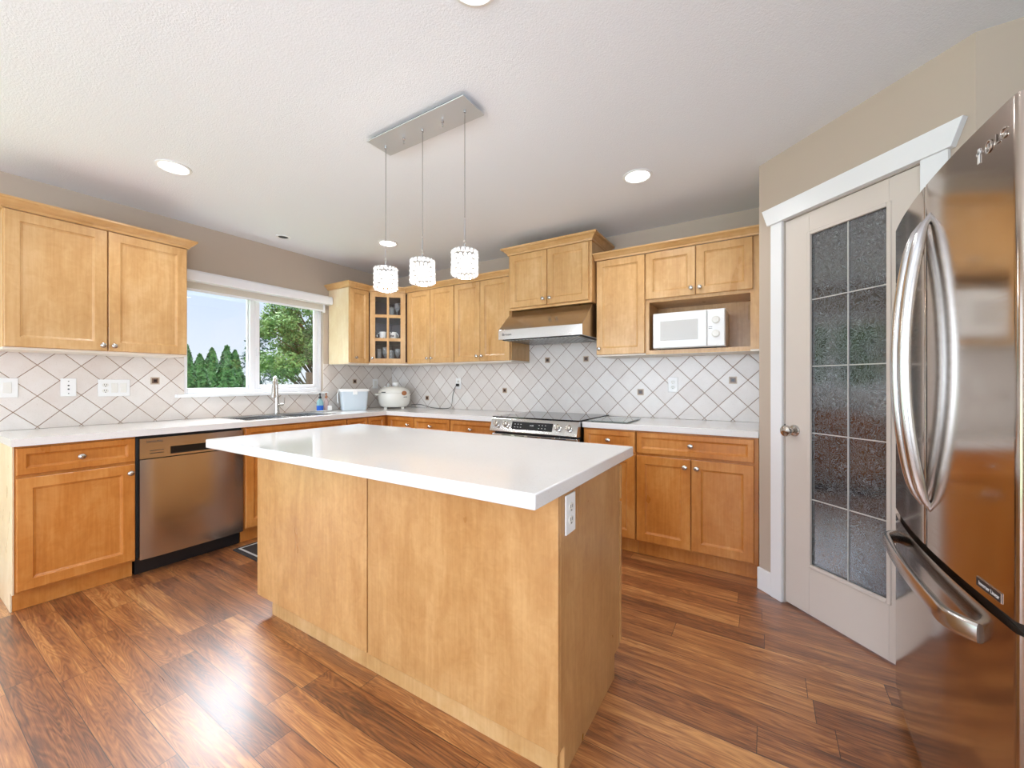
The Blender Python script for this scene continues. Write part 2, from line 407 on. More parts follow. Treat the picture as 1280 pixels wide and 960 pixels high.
def sweep(path, prof, closed=False):
    """prof: (out, z) pairs, out measured to the right of the travel direction; mitred."""
    mb = MB(); n = len(path); rings = []
    for i, p in enumerate(path):
        p = Vector(p)
        d0 = (p - Vector(path[i-1])).normalized() if i > 0 else None
        d1 = (Vector(path[i+1]) - p).normalized() if i < n-1 else None
        if d0 is None: d0 = d1
        if d1 is None: d1 = d0
        n0 = Vector((d0.y, -d0.x)); n1 = Vector((d1.y, -d1.x)); mm = (n0+n1).normalized(); k = 1/max(.3, mm.dot(n0))
        rings.append([mb.bm.verts.new((p.x+mm.x*k*o, p.y+mm.y*k*o, z)) for o, z in prof])
    for a, b in zip(rings, rings[1:]):
        for i in range(len(prof)): mb.bm.faces.new((a[i], a[(i+1) % len(prof)], b[(i+1) % len(prof)], b[i]))
    mb.bm.faces.new(rings[0][::-1]); mb.bm.faces.new(rings[-1])
    return mb

# cabinet parts. local: x along the cabinet, front faces -y, z up
def knob(parent, x, yf, z, oval=1.0):
    mb = MB()
    mb.lathe([(.009, 0), (.006, .004), (.0055, .012), (.012, .017), (.0155, .022), (.0145, .027), (.008, .031), (.001, .032)], (x, yf, z), 'y', 18, sx=oval)
    return mb.build('knob', 'nickel', parent, smooth=True)
def door(parent, x0, x1, z0, z1, yf, m, name='door', rail=.055, kn=None, t=.019, oval=1.0):
    """shaker door: front plane at y = yf, flat recessed panel with a sloped edge"""
    mb = MB(); bm = mb.bm
    def ring(i, y): return [bm.verts.new(p) for p in ((x0+i, y, z0+i), (x1-i, y, z0+i), (x1-i, y, z1-i), (x0+i, y, z1-i))]
    rs = [ring(0, yf+t), ring(0, yf+.003), ring(.003, yf), ring(rail, yf), ring(rail+.004, yf+.006), ring(rail+.013, yf+.011)]
    for a, b in zip(rs, rs[1:]):
        for i in range(4): bm.faces.new((a[i], a[(i+1) % 4], b[(i+1) % 4], b[i]))
    bm.faces.new(rs[0][::-1]); bm.faces.new(rs[-1])
    d = mb.build(name, m, parent)
    if kn: knob(d, kn[0], yf, kn[1], oval)
    return d
def carcass(parent, w_, d_, z0, z1, m='maple', toe=0, x0=0):
    mb = MB(); mb.box(x0, x0+w_, -d_, -.002, z0, z1)
    o = mb.build('carcass', m, parent, bev=.0015)
    if toe: MB().box(x0, x0+w_, -d_+.055, -.02, .001, z0).build('toe_kick', m, parent)
    return o
LEFT = R(90)

# ------------------------------------------------------------------ room
H = 2.475; CT = .914; TH = .040
RX1 = 5.25; RY1 = -6.75
mb = MB(); mb.box(-.2, RX1+.2, RY1-.2, .2, -.12, 0); struct(mb.build('floor', 'floor'))
mb = MB(); mb.box(-.2, RX1+.2, RY1-.2, .2, H, H+.15); struct(mb.build('ceiling', 'ceiling'))
WY0, WY1, WZ0, WZ1 = -2.105, -.915, 1.095, 2.085      # kitchen window opening
PY0, PY1, PZ1 = -5.25, -3.25, 2.06                      # patio door opening
mb = MB()
mb.box(-.15, 0, PY1, WY0, 0, H).box(-.15, 0, WY1, .15, 0, H).box(-.15, 0, WY0, WY1, 0, WZ0).box(-.15, 0, WY0, WY1, WZ1, H)
mb.box(-.15, 0, PY0, PY1, PZ1, H).box(-.15, 0, RY1-.15, PY0, 0, H)
struct(mb.build('wall_left', 'wall'))
mb = MB(); mb.box(0.0, 3.864, 0, .15, 0, H); struct(mb.build('wall_back', 'wall'))
# pantry box: short return, then the 45 degree wall with its door opening, then the wall beside the fridge
A = Vector((3.864, -.655)); B = Vector((4.54, -1.307)); dv = (B-A).normalized(); LEN = (B-A).length
PANG = math.atan2(dv.y, dv.x)
mb = MB(); mb.box(3.866, 3.99, -.655, 0, 0, H); struct(mb.build('wall_pantry_return', 'wall'))
# local frame on the pantry wall: x along the wall from A, front (room side) is -y local
pw = MB()
s0, s1 = .150, .795; DZ = 2.10
pw.box(0, s0, 0, .11, 0, H).box(s1, LEN, 0, .11, 0, H).box(s0, s1, 0, .11, DZ, H)
pwo = pw.build('wall_pantry', 'wall'); pwo.location = (A.x, A.y, 0); pwo.rotation_euler = (0, 0, PANG); struct(pwo)
mb = MB(); mb.box(4.54, RX1+.15, -1.307, -1.2, 0, H); struct(mb.build('wall_alcove', 'wall'))
mb = MB(); mb.box(RX1, RX1+.15, RY1, -5.42, 0, H).box(RX1, RX1+.15, -3.78, -1.307, 0, H).box(RX1, RX1+.15, -5.42, -3.78, 2.16, H); struct(mb.build('wall_right', 'wall'))
wo4 = struct(bpy.data.objects.new('added_side_door', None)); COL.objects.link(wo4)  # unseen door added in the right wall to hold the fill lamp
f = MB(); f.box(RX1+.03, RX1+.10, -5.42, -5.36, 0, 2.16).box(RX1+.03, RX1+.10, -3.84, -3.78, 0, 2.16).box(RX1+.03, RX1+.10, -5.36, -3.84, 2.10, 2.16).box(RX1+.03, RX1+.10, -5.36, -3.84, 0, .08).box(RX1+.03, RX1+.10, -4.64, -4.56, .08, 2.10)
f.build('door_frame', 'vinyl', wo4)
mb = MB(); RZ0, RZ1 = .65, 2.25
mb.box(-.15, .7, RY1-.15, RY1, 0, H).box(4.3, RX1+.15, RY1-.15, RY1, 0, H).box(.7, 4.3, RY1-.15, RY1, 0, RZ0).box(.7, 4.3, RY1-.15, RY1, RZ1, H)
struct(mb.build('wall_rear', 'wall'))

mb = MB(); mb.box(-2.2, -.16, RY1-.2, -2.75, 2.30, 2.42); struct(mb.build('trim_4', 'trim'))      # eave over the terrace door
# kitchen window
wo = struct(bpy.data.objects.new('window_1', None)); COL.objects.link(wo)
f = MB(); XO, XI = -.10, -.035
fw = .035
f.box(XO, XI, WY0+.001, WY0+fw, WZ0+.018, WZ1-.001).box(XO, XI, WY1-fw, WY1-.001, WZ0+.018, WZ1-.001)
f.box(XO, XI, WY0+fw, WY1-fw, WZ0+.018, WZ0+.052).box(XO, XI, WY0+fw, WY1-fw, WZ1-.035, WZ1-.001)
f.build('window_frame', 'vinyl', wo, bev=.003)
YM = -1.555
f = MB(); f.box(XO+.005, XI-.004, YM-.045, YM-.005, WZ0+.052, WZ1-.035); f.build('center_stile', 'vinyl', wo, bev=.002)
def sash(nm, y0, y1, z0, z1, sw, xa, xb):
    f = MB(); f.box(xa, xb, y0, y0+sw, z0, z1).box(xa, xb, y1-sw, y1, z0, z1).box(xa, xb, y0+sw, y1-sw, z0, z0+sw).box(xa, xb, y0+sw, y1-sw, z1-sw, z1)
    s_ = f.build('sash', 'vinyl', wo, bev=.002)
    MB().box((xa+xb)/2-.002, (xa+xb)/2+.002, y0+sw, y1-sw, z0+sw, z1-sw).build('pane', 'pane', s_)
    return s_
sash('s', YM-.003, WY1-fw-.002, WZ0+.054, WZ1-.037, .038, -.066, -.04)
sash('s', WY0+fw+.001, YM-.047, WZ0+.054, WZ1-.037, .010, -.094, -.07)
f = MB(); f.tube([(-.038, YM+.012, 1.44), (-.028, YM+.012, 1.455), (-.028, YM+.012, 1.51), (-.038, YM+.012, 1.525)], .005); f.build('sash_lock', 'vinyl', wo)
f = MB(); f.box(-.11, .045, WY0-.06, WY1+.03, WZ0-.008, WZ0+.016); f.build('window_sill', 'trim', wo, bev=.004)
rb = thing('roller_blind', 'white roller blind cassette with cream fabric above the sink window', 'blind', (0, 0, 0))
f = MB(); f.prism([(.004, 2.010), (.085, 2.010), (.092, 2.030), (.092, 2.075), (.080, 2.092), (.004, 2.092)], -.865, -2.185, axis='y')
f.build('cassette', 'vinyl', rb, bev=.003)
MB().box(.012, .014, -2.10, -.92, 1.955, 2.012).build('fabric', 'blind', rb)
MB().box(.006, .020, -2.10, -.92, 1.936, 1.956).build('hem_bar', 'vinyl', rb, bev=.003)
MB().box(.004, .02, -.925, -.905, 1.93, 2.01).build('end_bracket', 'vinyl', rb, bev=.002)

# patio door and rear window (behind the camera, they light the room)
wo2 = struct(bpy.data.objects.new('door_2', None)); COL.objects.link(wo2)
f = MB(); f.box(-.12, -.05, PY0, PY0+.06, 0, PZ1).box(-.12, -.05, PY1-.06, PY1, 0, PZ1).box(-.12, -.05, PY0+.06, PY1-.06, PZ1-.06, PZ1).box(-.12, -.05, PY0+.06, PY1-.06, 0, .06)
f.box(-.12, -.05, -4.29, -4.21, .06, PZ1-.06); f.build('door_frame', 'vinyl', wo2)
wo3 = struct(bpy.data.objects.new('window_2', None)); COL.objects.link(wo3)
f = MB(); yy = RY1
for a, b in ((.7, .76), (1.86, 1.92), (3.08, 3.14), (4.24, 4.3)): f.box(a, b, yy-.11, yy-.04, RZ0, RZ1)
f.box(.76, 4.24, yy-.11, yy-.04, RZ0, RZ0+.06).box(.76, 4.24, yy-.11, yy-.04, RZ1-.06, RZ1); f.build('window_frame', 'vinyl', wo3)

# ------------------------------------------------------------------ wall tile
mb = MB(); T = .007
mb.box(.0005, T, -3.20, WY0, CT+.001, 1.398).box(.0005, T, WY0, WY1, CT+.001, WZ0-.009).box(.0005, T, WY1, -.001, CT+.001, 1.398)
tl = struct(mb.build('wall_tile_left', 'tile_left'))
mb = MB(); mb.box(T+.0005, 3.8635, -T, -.0005, CT+.001, 1.42).box(1.945, 2.75, -T, -.0005, 1.42, 1.86)
tb = struct(mb.build('wall_tile_back', 'tile_back'))
def accent(par, c, wallx):
    for s_, t_, m_ in ((.027, .0015, 'accent_a'), (.019, .0025, 'accent_b'), (.010, .0035, 'accent_c')):
        mb = MB()
        if wallx: mb.box(T, T+t_, c[0]-s_, c[0]+s_, c[1]-s_, c[1]+s_)
        else: mb.box(c[0]-s_, c[0]+s_, -T-t_, -T, c[1]-s_, c[1]+s_)
        if m_ == 'accent_a': a0 = mb.build('accent_tile', m_, par)
        else: mb.build('accent_inlay', m_, a0)
for c in ((-2.285, 1.2175), (-.54, 1.2175)): accent(tl, c, True)
for c in ((.594, 1.027), (1.659, 1.1245), (2.143, 1.4170), (2.530, 1.4170), (3.012, 1.1245), (3.690, 1.222)): accent(tb, c, False)

# ------------------------------------------------------------------ pantry door and trim (all on the 45 degree wall)
def pant(o): o.location = (A.x, A.y, 0); o.rotation_euler = (0, 0, PANG); return struct(o)
mb = MB(); mb.box(.093, s0+.012, -.018, -.0005, 0, DZ-.01).box(s1-.012, .870, -.018, -.0005, 0, DZ-.01); pant(mb.build('trim_1', 'trim', bev=.002))
mb = MB(); mb.prism([(.080, DZ-.012), (.885, DZ-.012), (.920, DZ+.083), (.045, DZ+.083)], -.030, -.0005, axis='y'); pant(mb.build('trim_2', 'trim', bev=.002))
mb = MB(); mb.box(s0, s0+.014, .002, .108, 0, DZ).box(s1-.014, s1, .002, .108, 0, DZ).box(s0+.014, s1-.014, .002, .108, DZ-.014, DZ); pant(mb.build('trim_3', 'door_paint'))
mb = MB(); mb.box(.0, .150, -.016, -.0005, 0, .125); mb.box(.87, LEN-.01, -.014, -.0005, 0, .105); pant(mb.build('baseboard_pantry', 'trim', bev=.003))
dr = bpy.data.objects.new('door_1', None); COL.objects.link(dr); pant(dr)
a0, a1 = s0+.017, s1-.017; g0, g1 = .304, .662; gz0, gz1 = .262, 1.972; DT = 2.082
mb = MB(); mb.box(a0, g0, .004, .039, .010, DT).box(g1, a1, .004, .039, .010, DT).box(g0, g1, .004, .039, .010, gz0).box(g0, g1, .004, .039, gz1, DT)
mb.build('door_leaf', 'door_paint', dr, bev=.0015)
mb = MB()
def stop(x0, x1, z0, z1): mb.box(x0, x1, -.001, .015, z0, z1)
stop(g0-.010, g0+.008, gz0-.01, gz1+.01); stop(g1-.008, g1+.010, gz0-.01, gz1+.01); stop(g0+.008, g1-.008, gz0-.01, gz0+.008); stop(g0+.008, g1-.008, gz1-.008, gz1+.01)
mb.build('glazing_bead', 'door_paint', dr, bev=.003)
MB().box(g0+.001, g1-.001, .016, .022, gz0+.001, gz1-.001).build('glass_panel', 'etched', dr)
mb = MB(); mx = .489
mb.box(mx-.0025, mx+.0025, .011, .016, gz0+.008, gz1-.008)
for i in range(1, 5):
    z = gz0 + (gz1-gz0)*i/5; mb.box(g0+.008, mx-.004, .011, .016, z-.0025, z+.0025).box(mx+.004, g1-.008, .011, .016, z-.0025, z+.0025)
mb.build('glass_muntin', 'lead', dr)
mb = MB(); kz = .948; mb.lathe([(.031, -.002), (.031, .004), (.026, .010), (.013, .013), (.011, .034), (.024, .042), (.030, .054), (.028, .066), (.014, .073), (.002, .074)], (.222, .004, kz), 'y', 28)
mb.build('door_knob', 'nickel', dr, smooth=True)
mb = MB(); mb.box(s0+.0145, s0+.0165, .0, .03, kz-.03, kz+.03); mb.build('strike_plate', 'steel_dark', dr)

# ------------------------------------------------------------------ countertops
mb = MB(); zt, zb = CT, CT-TH; D = .632
SY0, SY1, SX0, SX1 = -1.90, -1.12, .115, .535
mb.box(.0005, D, -3.045, SY0, zb, zt).box(.0005, D, SY1, -.0005, zb, zt).box(.0005, SX0, SY0, SY1, zb, zt).box(SX1, D, SY0, SY1, zb, zt)
mb.box(D, 1.966, -D, -.0005, zb, zt)
bmesh.ops.remove_doubles(mb.bm, verts=mb.bm.verts, dist=1e-5)
tag(mb.build('countertop', 'quartz'), 'white quartz L-shaped countertop running under the window to the range', 'countertop')
mb = MB(); mb.box(2.746, 3.862, -D, -.0005, zb, zt)
tag(mb.build('countertop', 'quartz', bev=.003), 'short white quartz countertop between the range and the pantry wall', 'countertop')

# ------------------------------------------------------------------ base cabinets
BH = zb - .001
def base(name_lbl, loc, rz, w_, fronts, m='maple_base', end=None, group=None):
    t = thing('base_cabinet', name_lbl, 'cabinet', loc, rz, group)
    g_ = .0008
    if 'sink base' in name_lbl and 'below' in name_lbl:
        mb = MB(); mb.box(g_, .018, -.60, -.002, .105, BH).box(w_-.018, w_-g_, -.60, -.002, .105, BH).box(.018, w_-.018, -.60, -.582, .105, BH).box(.018, w_-.018, -.582, -.002, .105, .123)
        mb.build('carcass', m, t); MB().box(g_, w_-g_, -.545, -.02, .001, .105).build('toe_kick', m, t)
    else: carcass(t, w_-2*g_, .60, .105, BH, m, toe=1, x0=g_)
    for fr in fronts:
        kind, x0, x1, z0, z1, kn = fr
        door(t, x0, x1, z0, z1, -.620, m, name=('drawer' if kind == 'd' else 'door'), rail=(.032 if kind == 'd' else .055), kn=kn, oval=1.15)
    if end:
        mb = MB(); x0 = -.0005 if end < 0 else w_
        mb.prism([(-.002, .001), (-.545, .001), (-.545, .105), (-.602, .105), (-.602, BH), (-.002, BH)], x0-.006 if end < 0 else x0, x0 if end < 0 else x0+.006, axis='x')
        mb.build('end_panel', 'maple_pale', t)  # paler than the fronts: strong daylight on it put into the colour
    return t
DZ0, DZ1, TZ0, TZ1 = .118, .705, .722, .862
base('maple base cabinet at the open left end of the window run', (0, -3.032, 0), LEFT, .475,
     [('d', .006, .470, TZ0, TZ1, (.238, .79)), ('o', .006, .470, DZ0, DZ1, (.445, .655))], end=-1)
base('maple sink base cabinet below the window, right of the dishwasher', (0, -1.945, 0), LEFT, .867,
     [('d', .006, .861, TZ0, TZ1, None), ('o', .006, .431, DZ0, DZ1, (.40, .655)), ('o', .435, .861, DZ0, DZ1, (.466, .655))])
base('narrow maple base cabinet between the sink base and the inside corner', (0, -1.078, 0), LEFT, .232,
     [('d', .004, .228, TZ0, TZ1, (.116, .79)), ('o', .004, .228, DZ0, DZ1, (.20, .655))])
t = thing('base_cabinet', 'maple corner base cabinet under the white rice cooker', 'cabinet', (0, 0, 0))
mb = MB(); mb.prism([(.002, -.8452), (.60, -.8452), (.60, -.60), (1.002, -.60), (1.002, -.002), (.002, -.002)], .105, BH); mb.build('carcass', 'maple_base', t)
mb = MB(); mb.prism([(.02, -.8452), (.545, -.8452), (.545, -.545), (1.002, -.545), (1.002, -.02), (.02, -.02)], .001, .105); mb.build('toe_kick', 'maple_base', t)
door(t, .646, 1.0, TZ0, TZ1, -.620, 'maple_base', name='drawer', rail=.032, kn=(.93, .79)); door(t, .646, 1.0, DZ0, DZ1, -.620, 'maple_base', kn=(.68, .655))
sub = bpy.data.objects.new('corner_front', None); COL.objects.link(sub); sub.parent = t; sub.rotation_euler = (0, 0, LEFT)
# fronts on the window run side of the corner cabinet, facing the room
def door_x(parent, y0, y1, z0, z1, xf, m, name, rail, kn=None):
    d = door(parent, y0, y1, z0, z1, -xf, m, name=name, rail=rail, kn=kn)
    d.rotation_euler = (0, 0, LEFT); return d
bpy.data.objects.remove(sub)
door_x(t, -.843, -.640, TZ0, TZ1, .620, 'maple_base', 'drawer', .032); door_x(t, -.843, -.640, DZ0, DZ1, .620, 'maple_base', 'door', .05, (-.67, .655))
base('maple base cabinet second left of the range, beside the corner one', (1.003, 0, 0), 0, .457,
     [('d', .004, .453, TZ0, TZ1, (.225, .79)), ('o', .004, .453, DZ0, DZ1, (.40, .655))])
base('maple base cabinet touching the left side of the range', (1.461, 0, 0), 0, .505,
     [('d', .004, .485, TZ0, TZ1, (.245, .79)), ('o', .004, .485, DZ0, DZ1, (.05, .655))])
base('narrow maple base cabinet touching the right side of the range', (2.746, 0, 0), 0, .388,
     [('d', .012, .384, TZ0, TZ1, (.198, .795)), ('o', .012, .384, DZ0, DZ1, (.05, .655))])
base('wide maple base cabinet with two doors next to the pantry wall', (3.135, 0, 0), 0, .727,
     [('d', .006, .702, TZ0, TZ1, (.352, .795)), ('o', .006, .350, DZ0, DZ1, (.318, .655)), ('o', .356, .702, DZ0, DZ1, (.388, .655))])

# ------------------------------------------------------------------ dishwasher
t = thing('dishwasher', 'stainless steel dishwasher with pocket handle left of the sink base', 'dishwasher', (0, -2.552, 0), LEFT)
MB().box(.003, .601, -.575, -.03, .11, BH-.002).build('tub', 'black', t)
MB().box(.006, .598, -.55, -.05, .001, .11).build('toe_kick', 'black', t)
mb = MB(); x0, x1 = .012, .594
mb.box(x0, x1, -.615, -.576, .728, .742).box(x0, x1, -.615, -.576, .790, .854).box(x0, .165, -.615, -.576, .742, .790).box(.50, x1, -.615, -.576, .742, .790)
mb.build('control_panel', 'steel', t)
MB().box(.1655, .4995, -.590, -.577, .7425, .7895).build('handle_pocket', 'steel_dark', t)
mb = MB(); n = 14; pts = []
for i in range(n+1):
    x = x0 + (x1-x0)*i/n; k = (i/n-.5)*2; pts.append((x, -.628+.010*abs(k)**6))
mb.prism(pts+[(x1, -.577), (x0, -.577)], .105, .724); mb.build('door', 'steel', t, smooth=True)
text('brand_lettering', 'SAMSUNG', .017, 'text_dark', t, (.085, -.6158, .832), (R(90), 0, 0), sx=1.05)
mb = MB(); mb.box(.06, .13, -.6162, -.615, .774, .7775).box(.06, .13, -.6162, -.615, .757, .7605); mb.build('vent_slot', 'slot', t)

# ------------------------------------------------------------------ island
ic = thing('kitchen_island', 'maple kitchen island base with plain back panels in the room centre', 'island', (0, 0, 0))
ix0, ix1, iy0, iy1 = 1.637, 3.372, -2.351, -1.752; IZ = .912-.044-.001
MB().box(ix0+.004, ix1-.02, iy0+.019, iy1-.002, .096, IZ).build('carcass', 'maple_figured', ic)
MB().box(ix0+.001, 2.508, iy0, iy0+.018, .096, IZ).build('back_panel', 'maple_figured', ic, bev=.0012)
MB().box(2.516, ix1, iy0, iy0+.018, .096, IZ).build('back_panel', 'maple_figured', ic, bev=.0012)
MB().box(2.505, 2.519, iy0+.012, iy0+.0185, .097, IZ).build('groove_strip', 'dark_brown', ic)
mb = MB(); mb.box(1.722, 3.353, iy0+.033, iy0+.05, .001, .096).box(1.722, 3.31, iy1-.10, iy1-.085, .001, .096).box(1.722, 1.737, iy0+.05, iy1-.10, .001, .096)
mb.build('toe_kick', 'maple', ic)
mb = MB(); mb.prism([(iy0+.018, .096), (iy0+.045, .096), (iy0+.045, .001), (-1.906, .001), (-1.82, .001), (-1.82, .096), (iy1, .096), (iy1, IZ), (iy0+.018, IZ)], ix1-.018, ix1, axis='x')
mb.build('end_panel', 'maple_figured', ic, bev=.0012)
mb = MB(); mb.prism([(iy0+.019, .096), (iy1, .096), (iy1, IZ), (iy0+.019, IZ)], ix0, ix0+.004, axis='x'); mb.build('end_panel', 'maple_figured', ic)
for i in range(3):
    xa = ix0+.01+i*.578
    d = door(ic, -(xa+.572), -xa, .11, .70, -1.752-0, 'maple_figured'); d.rotation_euler = (0, 0, PI); d.location = (0, -3.504+.0205, 0)
    d = door(ic, -(xa+.572), -xa, .715, .855, -1.752, 'maple_figured', name='drawer', rail=.032); d.rotation_euler = (0, 0, PI); d.location = (0, -3.504+.0205, 0)
mb = MB(); mb.box(1.447, 3.381, -2.51, -1.575, .912-.044, .912)
tag(mb.build('island_countertop', 'quartz', bev=.004), 'large white quartz slab overhanging the maple kitchen island', 'countertop')

# ------------------------------------------------------------------ range
t = thing('range', 'stainless slide-in electric range with front knobs under the hood', 'range', (1.973, 0, 0))
RW = .768
MB().box(.003, RW-.003, -.64, -.02, .02, .900).build('body', 'steel_dark', t)
MB().box(-.004, RW+.002, -.668, -.012, .9165, .926).build('glass_cooktop', 'black_gloss', t, bev=.002)
mb = MB(); mb.prism([(-.60, .9162), (-.672, .9162), (-.684, .905), (-.722, .812), (-.70, .802), (-.642, .802), (-.642, .9005), (-.60, .9005)], 0, RW, axis='x'); mb.build('control_panel', 'steel_bright', t, bev=.002)
sl = -math.atan2(.038, .093)
def on_slope(k):   # point on the sloped panel, k from 0 (top) to 1 (bottom)
    return (-.684-.038*k, .905-.093*k)
for x in (.062, .152, .610, .700):
    y, z = on_slope(.42); mb = MB()
    mb.lathe([(.027, 0), (.027, .004), (.021, .006), (.0205, .028), (.017, .032), (.002, .033)], (0, 0, 0), 'y', 24)
    mb.box(-.004, .004, -.040, -.030, -.019, .019)
    k_ = mb.build('control_knob', 'nickel', t, smooth=True); k_.location = (x, y, z); k_.rotation_euler = (sl, 0, 0)
y, z = on_slope(.45); mb = MB(); mb.box(-.180, .180, -.002, .0, -.032, .032); dsp = mb.build('display', 'black_gloss', t); dsp.location = (.385, y, z); dsp.rotation_euler = (sl, 0, 0)
for i in range(6):
    for j in range(2):
        q_ = MB().box(-.005, .005, -.0004, 0, -.0016, .0016).build('touch_mark', 'text_light', dsp); q_.location = (-.15+(i if i < 3 else i+5)*.027, -.0021, -.012+.024*j)
text('clock_digits', '12:00', .016, 'text_light', dsp, (.0, -.0025, .006), (R(90), 0, 0))
mb = MB(); mb.box(.006, RW-.006, -.69, -.642, .20, .79); od = mb.build('oven_door', 'steel_bright', t, bev=.004)
MB().box(.10, RW-.10, -.692, -.69, .30, .66).build('oven_window', 'black_gloss', od)
mb = MB(); mb.tube([(.05, -.745, .752), (RW-.05, -.745, .752)], .013, 14); mb.box(.06, .085, -.74, -.69, .742, .762).box(RW-.085, RW-.06, -.74, -.69, .742, .762)
mb.build('oven_handle', 'steel_bright', od, smooth=True)
mb = MB()
for i in range(5): mb.box(.10+i*.12, .19+i*.12, -.6912, -.690, .778, .784)
mb.build('vent_slot', 'slot', od)
MB().box(.006, RW-.006, -.685, -.642, .05, .19).build('storage_drawer', 'steel_bright', t, bev=.004)

# ------------------------------------------------------------------ upper cabinets
PRO = lambda z, o=.046, h=.055: [(-.004, z), (.006, z), (.010, z+h*.22), (.022, z+h*.40), (.034, z+h*.62), (o-.004, z+h*.72), (o, z+h*.80), (o, z+h), (-.004, z+h)]
UZ0, UZ1 = 1.412, 2.172
def upper_shell(parent, w_, d_, z0, z1, m='maple', rail=True):
    MB().box(.001, w_-.001, -d_, -.009, z0+.014, z1).build('carcass', m, parent, bev=.001)
    MB().box(.001, w_-.001, -d_, -.009, z0, z0+.0135).build('bottom_board', 'white_melamine', parent)
# left pair by the window
t = thing('upper_cabinet', 'maple two-door upper cabinet left of the sink window', 'cabinet', (0, -3.040, 0), LEFT)
upper_shell(t, .836, .336, 1.390, 2.172)
door(t, .004, .415, 1.405, 2.165, -.356, 'maple', kn=(.392, 1.437)); door(t, .421, .832, 1.405, 2.165, -.356, 'maple', kn=(.444, 1.437))
cm = sweep([(-.003, -.009), (-.003, -.357), (.839, -.357), (.839, -.009)][::1], PRO(2.168, .044, .058))
cm.build('crown_molding', 'maple_rail', t)
# narrow cabinet right of the window
t = thing('upper_cabinet', 'narrow single-door maple upper cabinet right of the sink window', 'cabinet', (0, -.856, 0), LEFT)
upper_shell(t, .244, .336, UZ0-.018, UZ1)
door(t, .004, .230, 1.405, 2.165, -.356, 'maple', rail=.045, kn=(.065, 1.46))
MB().box(-.004, .0, -.336, -.009, UZ0-.018, UZ1).build('side_panel', 'maple_pale', t)
# diagonal corner cabinet with glass door
t = thing('corner_cabinet', 'maple diagonal corner wall cabinet with six-pane glass door', 'cabinet', (0, 0, 0))
c0, c1, ff = .009, .612, .336
outl = [(c0, -c0), (c0, -c1), (ff, -c1), (c1, -ff), (c1, -c0)]
z0, z1 = UZ0-.018, UZ1
MB().prism(outl, z0, z0+.0135).build('bottom_board', 'white_melamine', t)
MB().prism(outl, z0+.014, z0+.028).build('base_panel', 'maple', t); MB().prism(outl, z1-.016, z1).build('top_panel', 'maple', t)
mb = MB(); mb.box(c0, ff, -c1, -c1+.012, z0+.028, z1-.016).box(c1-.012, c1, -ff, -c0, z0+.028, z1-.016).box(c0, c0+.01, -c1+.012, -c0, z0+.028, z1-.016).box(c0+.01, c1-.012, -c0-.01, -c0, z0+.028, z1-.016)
mb.build('carcass', 'dark_brown', t)
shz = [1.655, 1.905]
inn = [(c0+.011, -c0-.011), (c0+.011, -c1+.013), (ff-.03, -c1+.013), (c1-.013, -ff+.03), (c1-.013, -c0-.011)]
for z in shz: MB().prism(inn, z, z+.012).build('shelf', 'dark_brown', t)
# glass door in its own frame: origin at the left front corner, x along the diagonal
dd = bpy.data.objects.new('glass_door', None)
dang = math.atan2(-ff+c1, c1-ff); DL = math.hypot(c1-ff, c1-ff)
mb = MB(); x0, x1, za, zc = .014, DL-.014, 1.408, 2.165; rl = .052; t0, t1 = -.021, -.002
mb.box(x0, x0+rl, t0, t1, za, zc).box(x1-rl, x1, t0, t1, za, zc).box(x0+rl, x1-rl, t0, t1, za, za+rl).box(x0+rl, x1-rl, t0, t1, zc-rl, zc)
mx_ = (x0+x1)/2
mb.box(mx_-.011, mx_+.011, t0+.002, t1, za+rl, zc-rl)
for z in (shz[0]+.006, shz[1]+.006): mb.box(x0+rl, mx_-.011, t0+.002, t1, z-.016, z+.016).box(mx_+.011, x1-rl, t0+.002, t1, z-.016, z+.016)
gd = mb.build('glass_door', 'maple', t); gd.location = (ff, -c1, 0); gd.rotation_euler = (0, 0, dang)
MB().box(x0+rl, x1-rl, -.006, -.004, za+rl, zc-rl).build('glass_pane', 'pane', gd)
knob(gd, x0+.025, t0, 1.46)
# two cabinets on the back wall left of the hood
def upper(lbl, x, w_, xs, z0=UZ0-.018, z1=UZ1, d_=.336, dz0=1.405, dz1=2.165, kns=None, end=None):
    t = thing('upper_cabinet', lbl, 'cabinet', (x, 0, 0))
    upper_shell(t, w_, d_, z0, z1)
    for (a, b, kx) in xs: door(t, a, b, dz0, dz1, -d_-.020, 'maple', kn=(kx, kns if kns else dz0+.05), rail=.05)
    return t
upper('maple two-door upper cabinet beside the glass corner cabinet', .613, .672, [(.035, .352, .325), (.357, .668, .383)])
upper('maple two-door upper cabinet touching the hood cabinet on its left', 1.286, .662, [(.004, .316, .290), (.321, .650, .347)])
cm = sweep([(.009, -.866), (.361, -.866), (.361, -.622), (.622, -.361), (1.962, -.361)], PRO(2.166, .044, .052))
tag(cm.build('crown_molding', 'maple_rail'), 'maple crown moulding stepping along the corner wall cabinets', 'moulding')
# hood cabinet
HX0, HX1 = 1.968, 2.739
t = thing('upper_cabinet', 'tall-set maple two-door cabinet directly above the range hood', 'cabinet', (HX0, 0, 0)); hw = HX1-HX0
MB().box(.0, hw, -.412, -.009, 1.842, 2.325).build('carcass', 'maple', t, bev=.0015)
door(t, .022, hw/2-.003, 1.858, 2.315, -.432, 'maple', kn=(hw/2-.032, 1.905), rail=.05); door(t, hw/2+.003, hw-.022, 1.858, 2.315, -.432, 'maple', kn=(hw/2+.032, 1.905), rail=.05)
MB().box(-.002, hw+.002, -.424, -.413, 1.835, 1.850).build('bottom_board', 'maple_rail', t, bev=.002)
sweep([(-.001, -.009), (-.001, -.420), (hw+.001, -.420), (hw+.001, -.009)], PRO(2.322, .052, .060)).build('crown_molding', 'maple_rail', t)
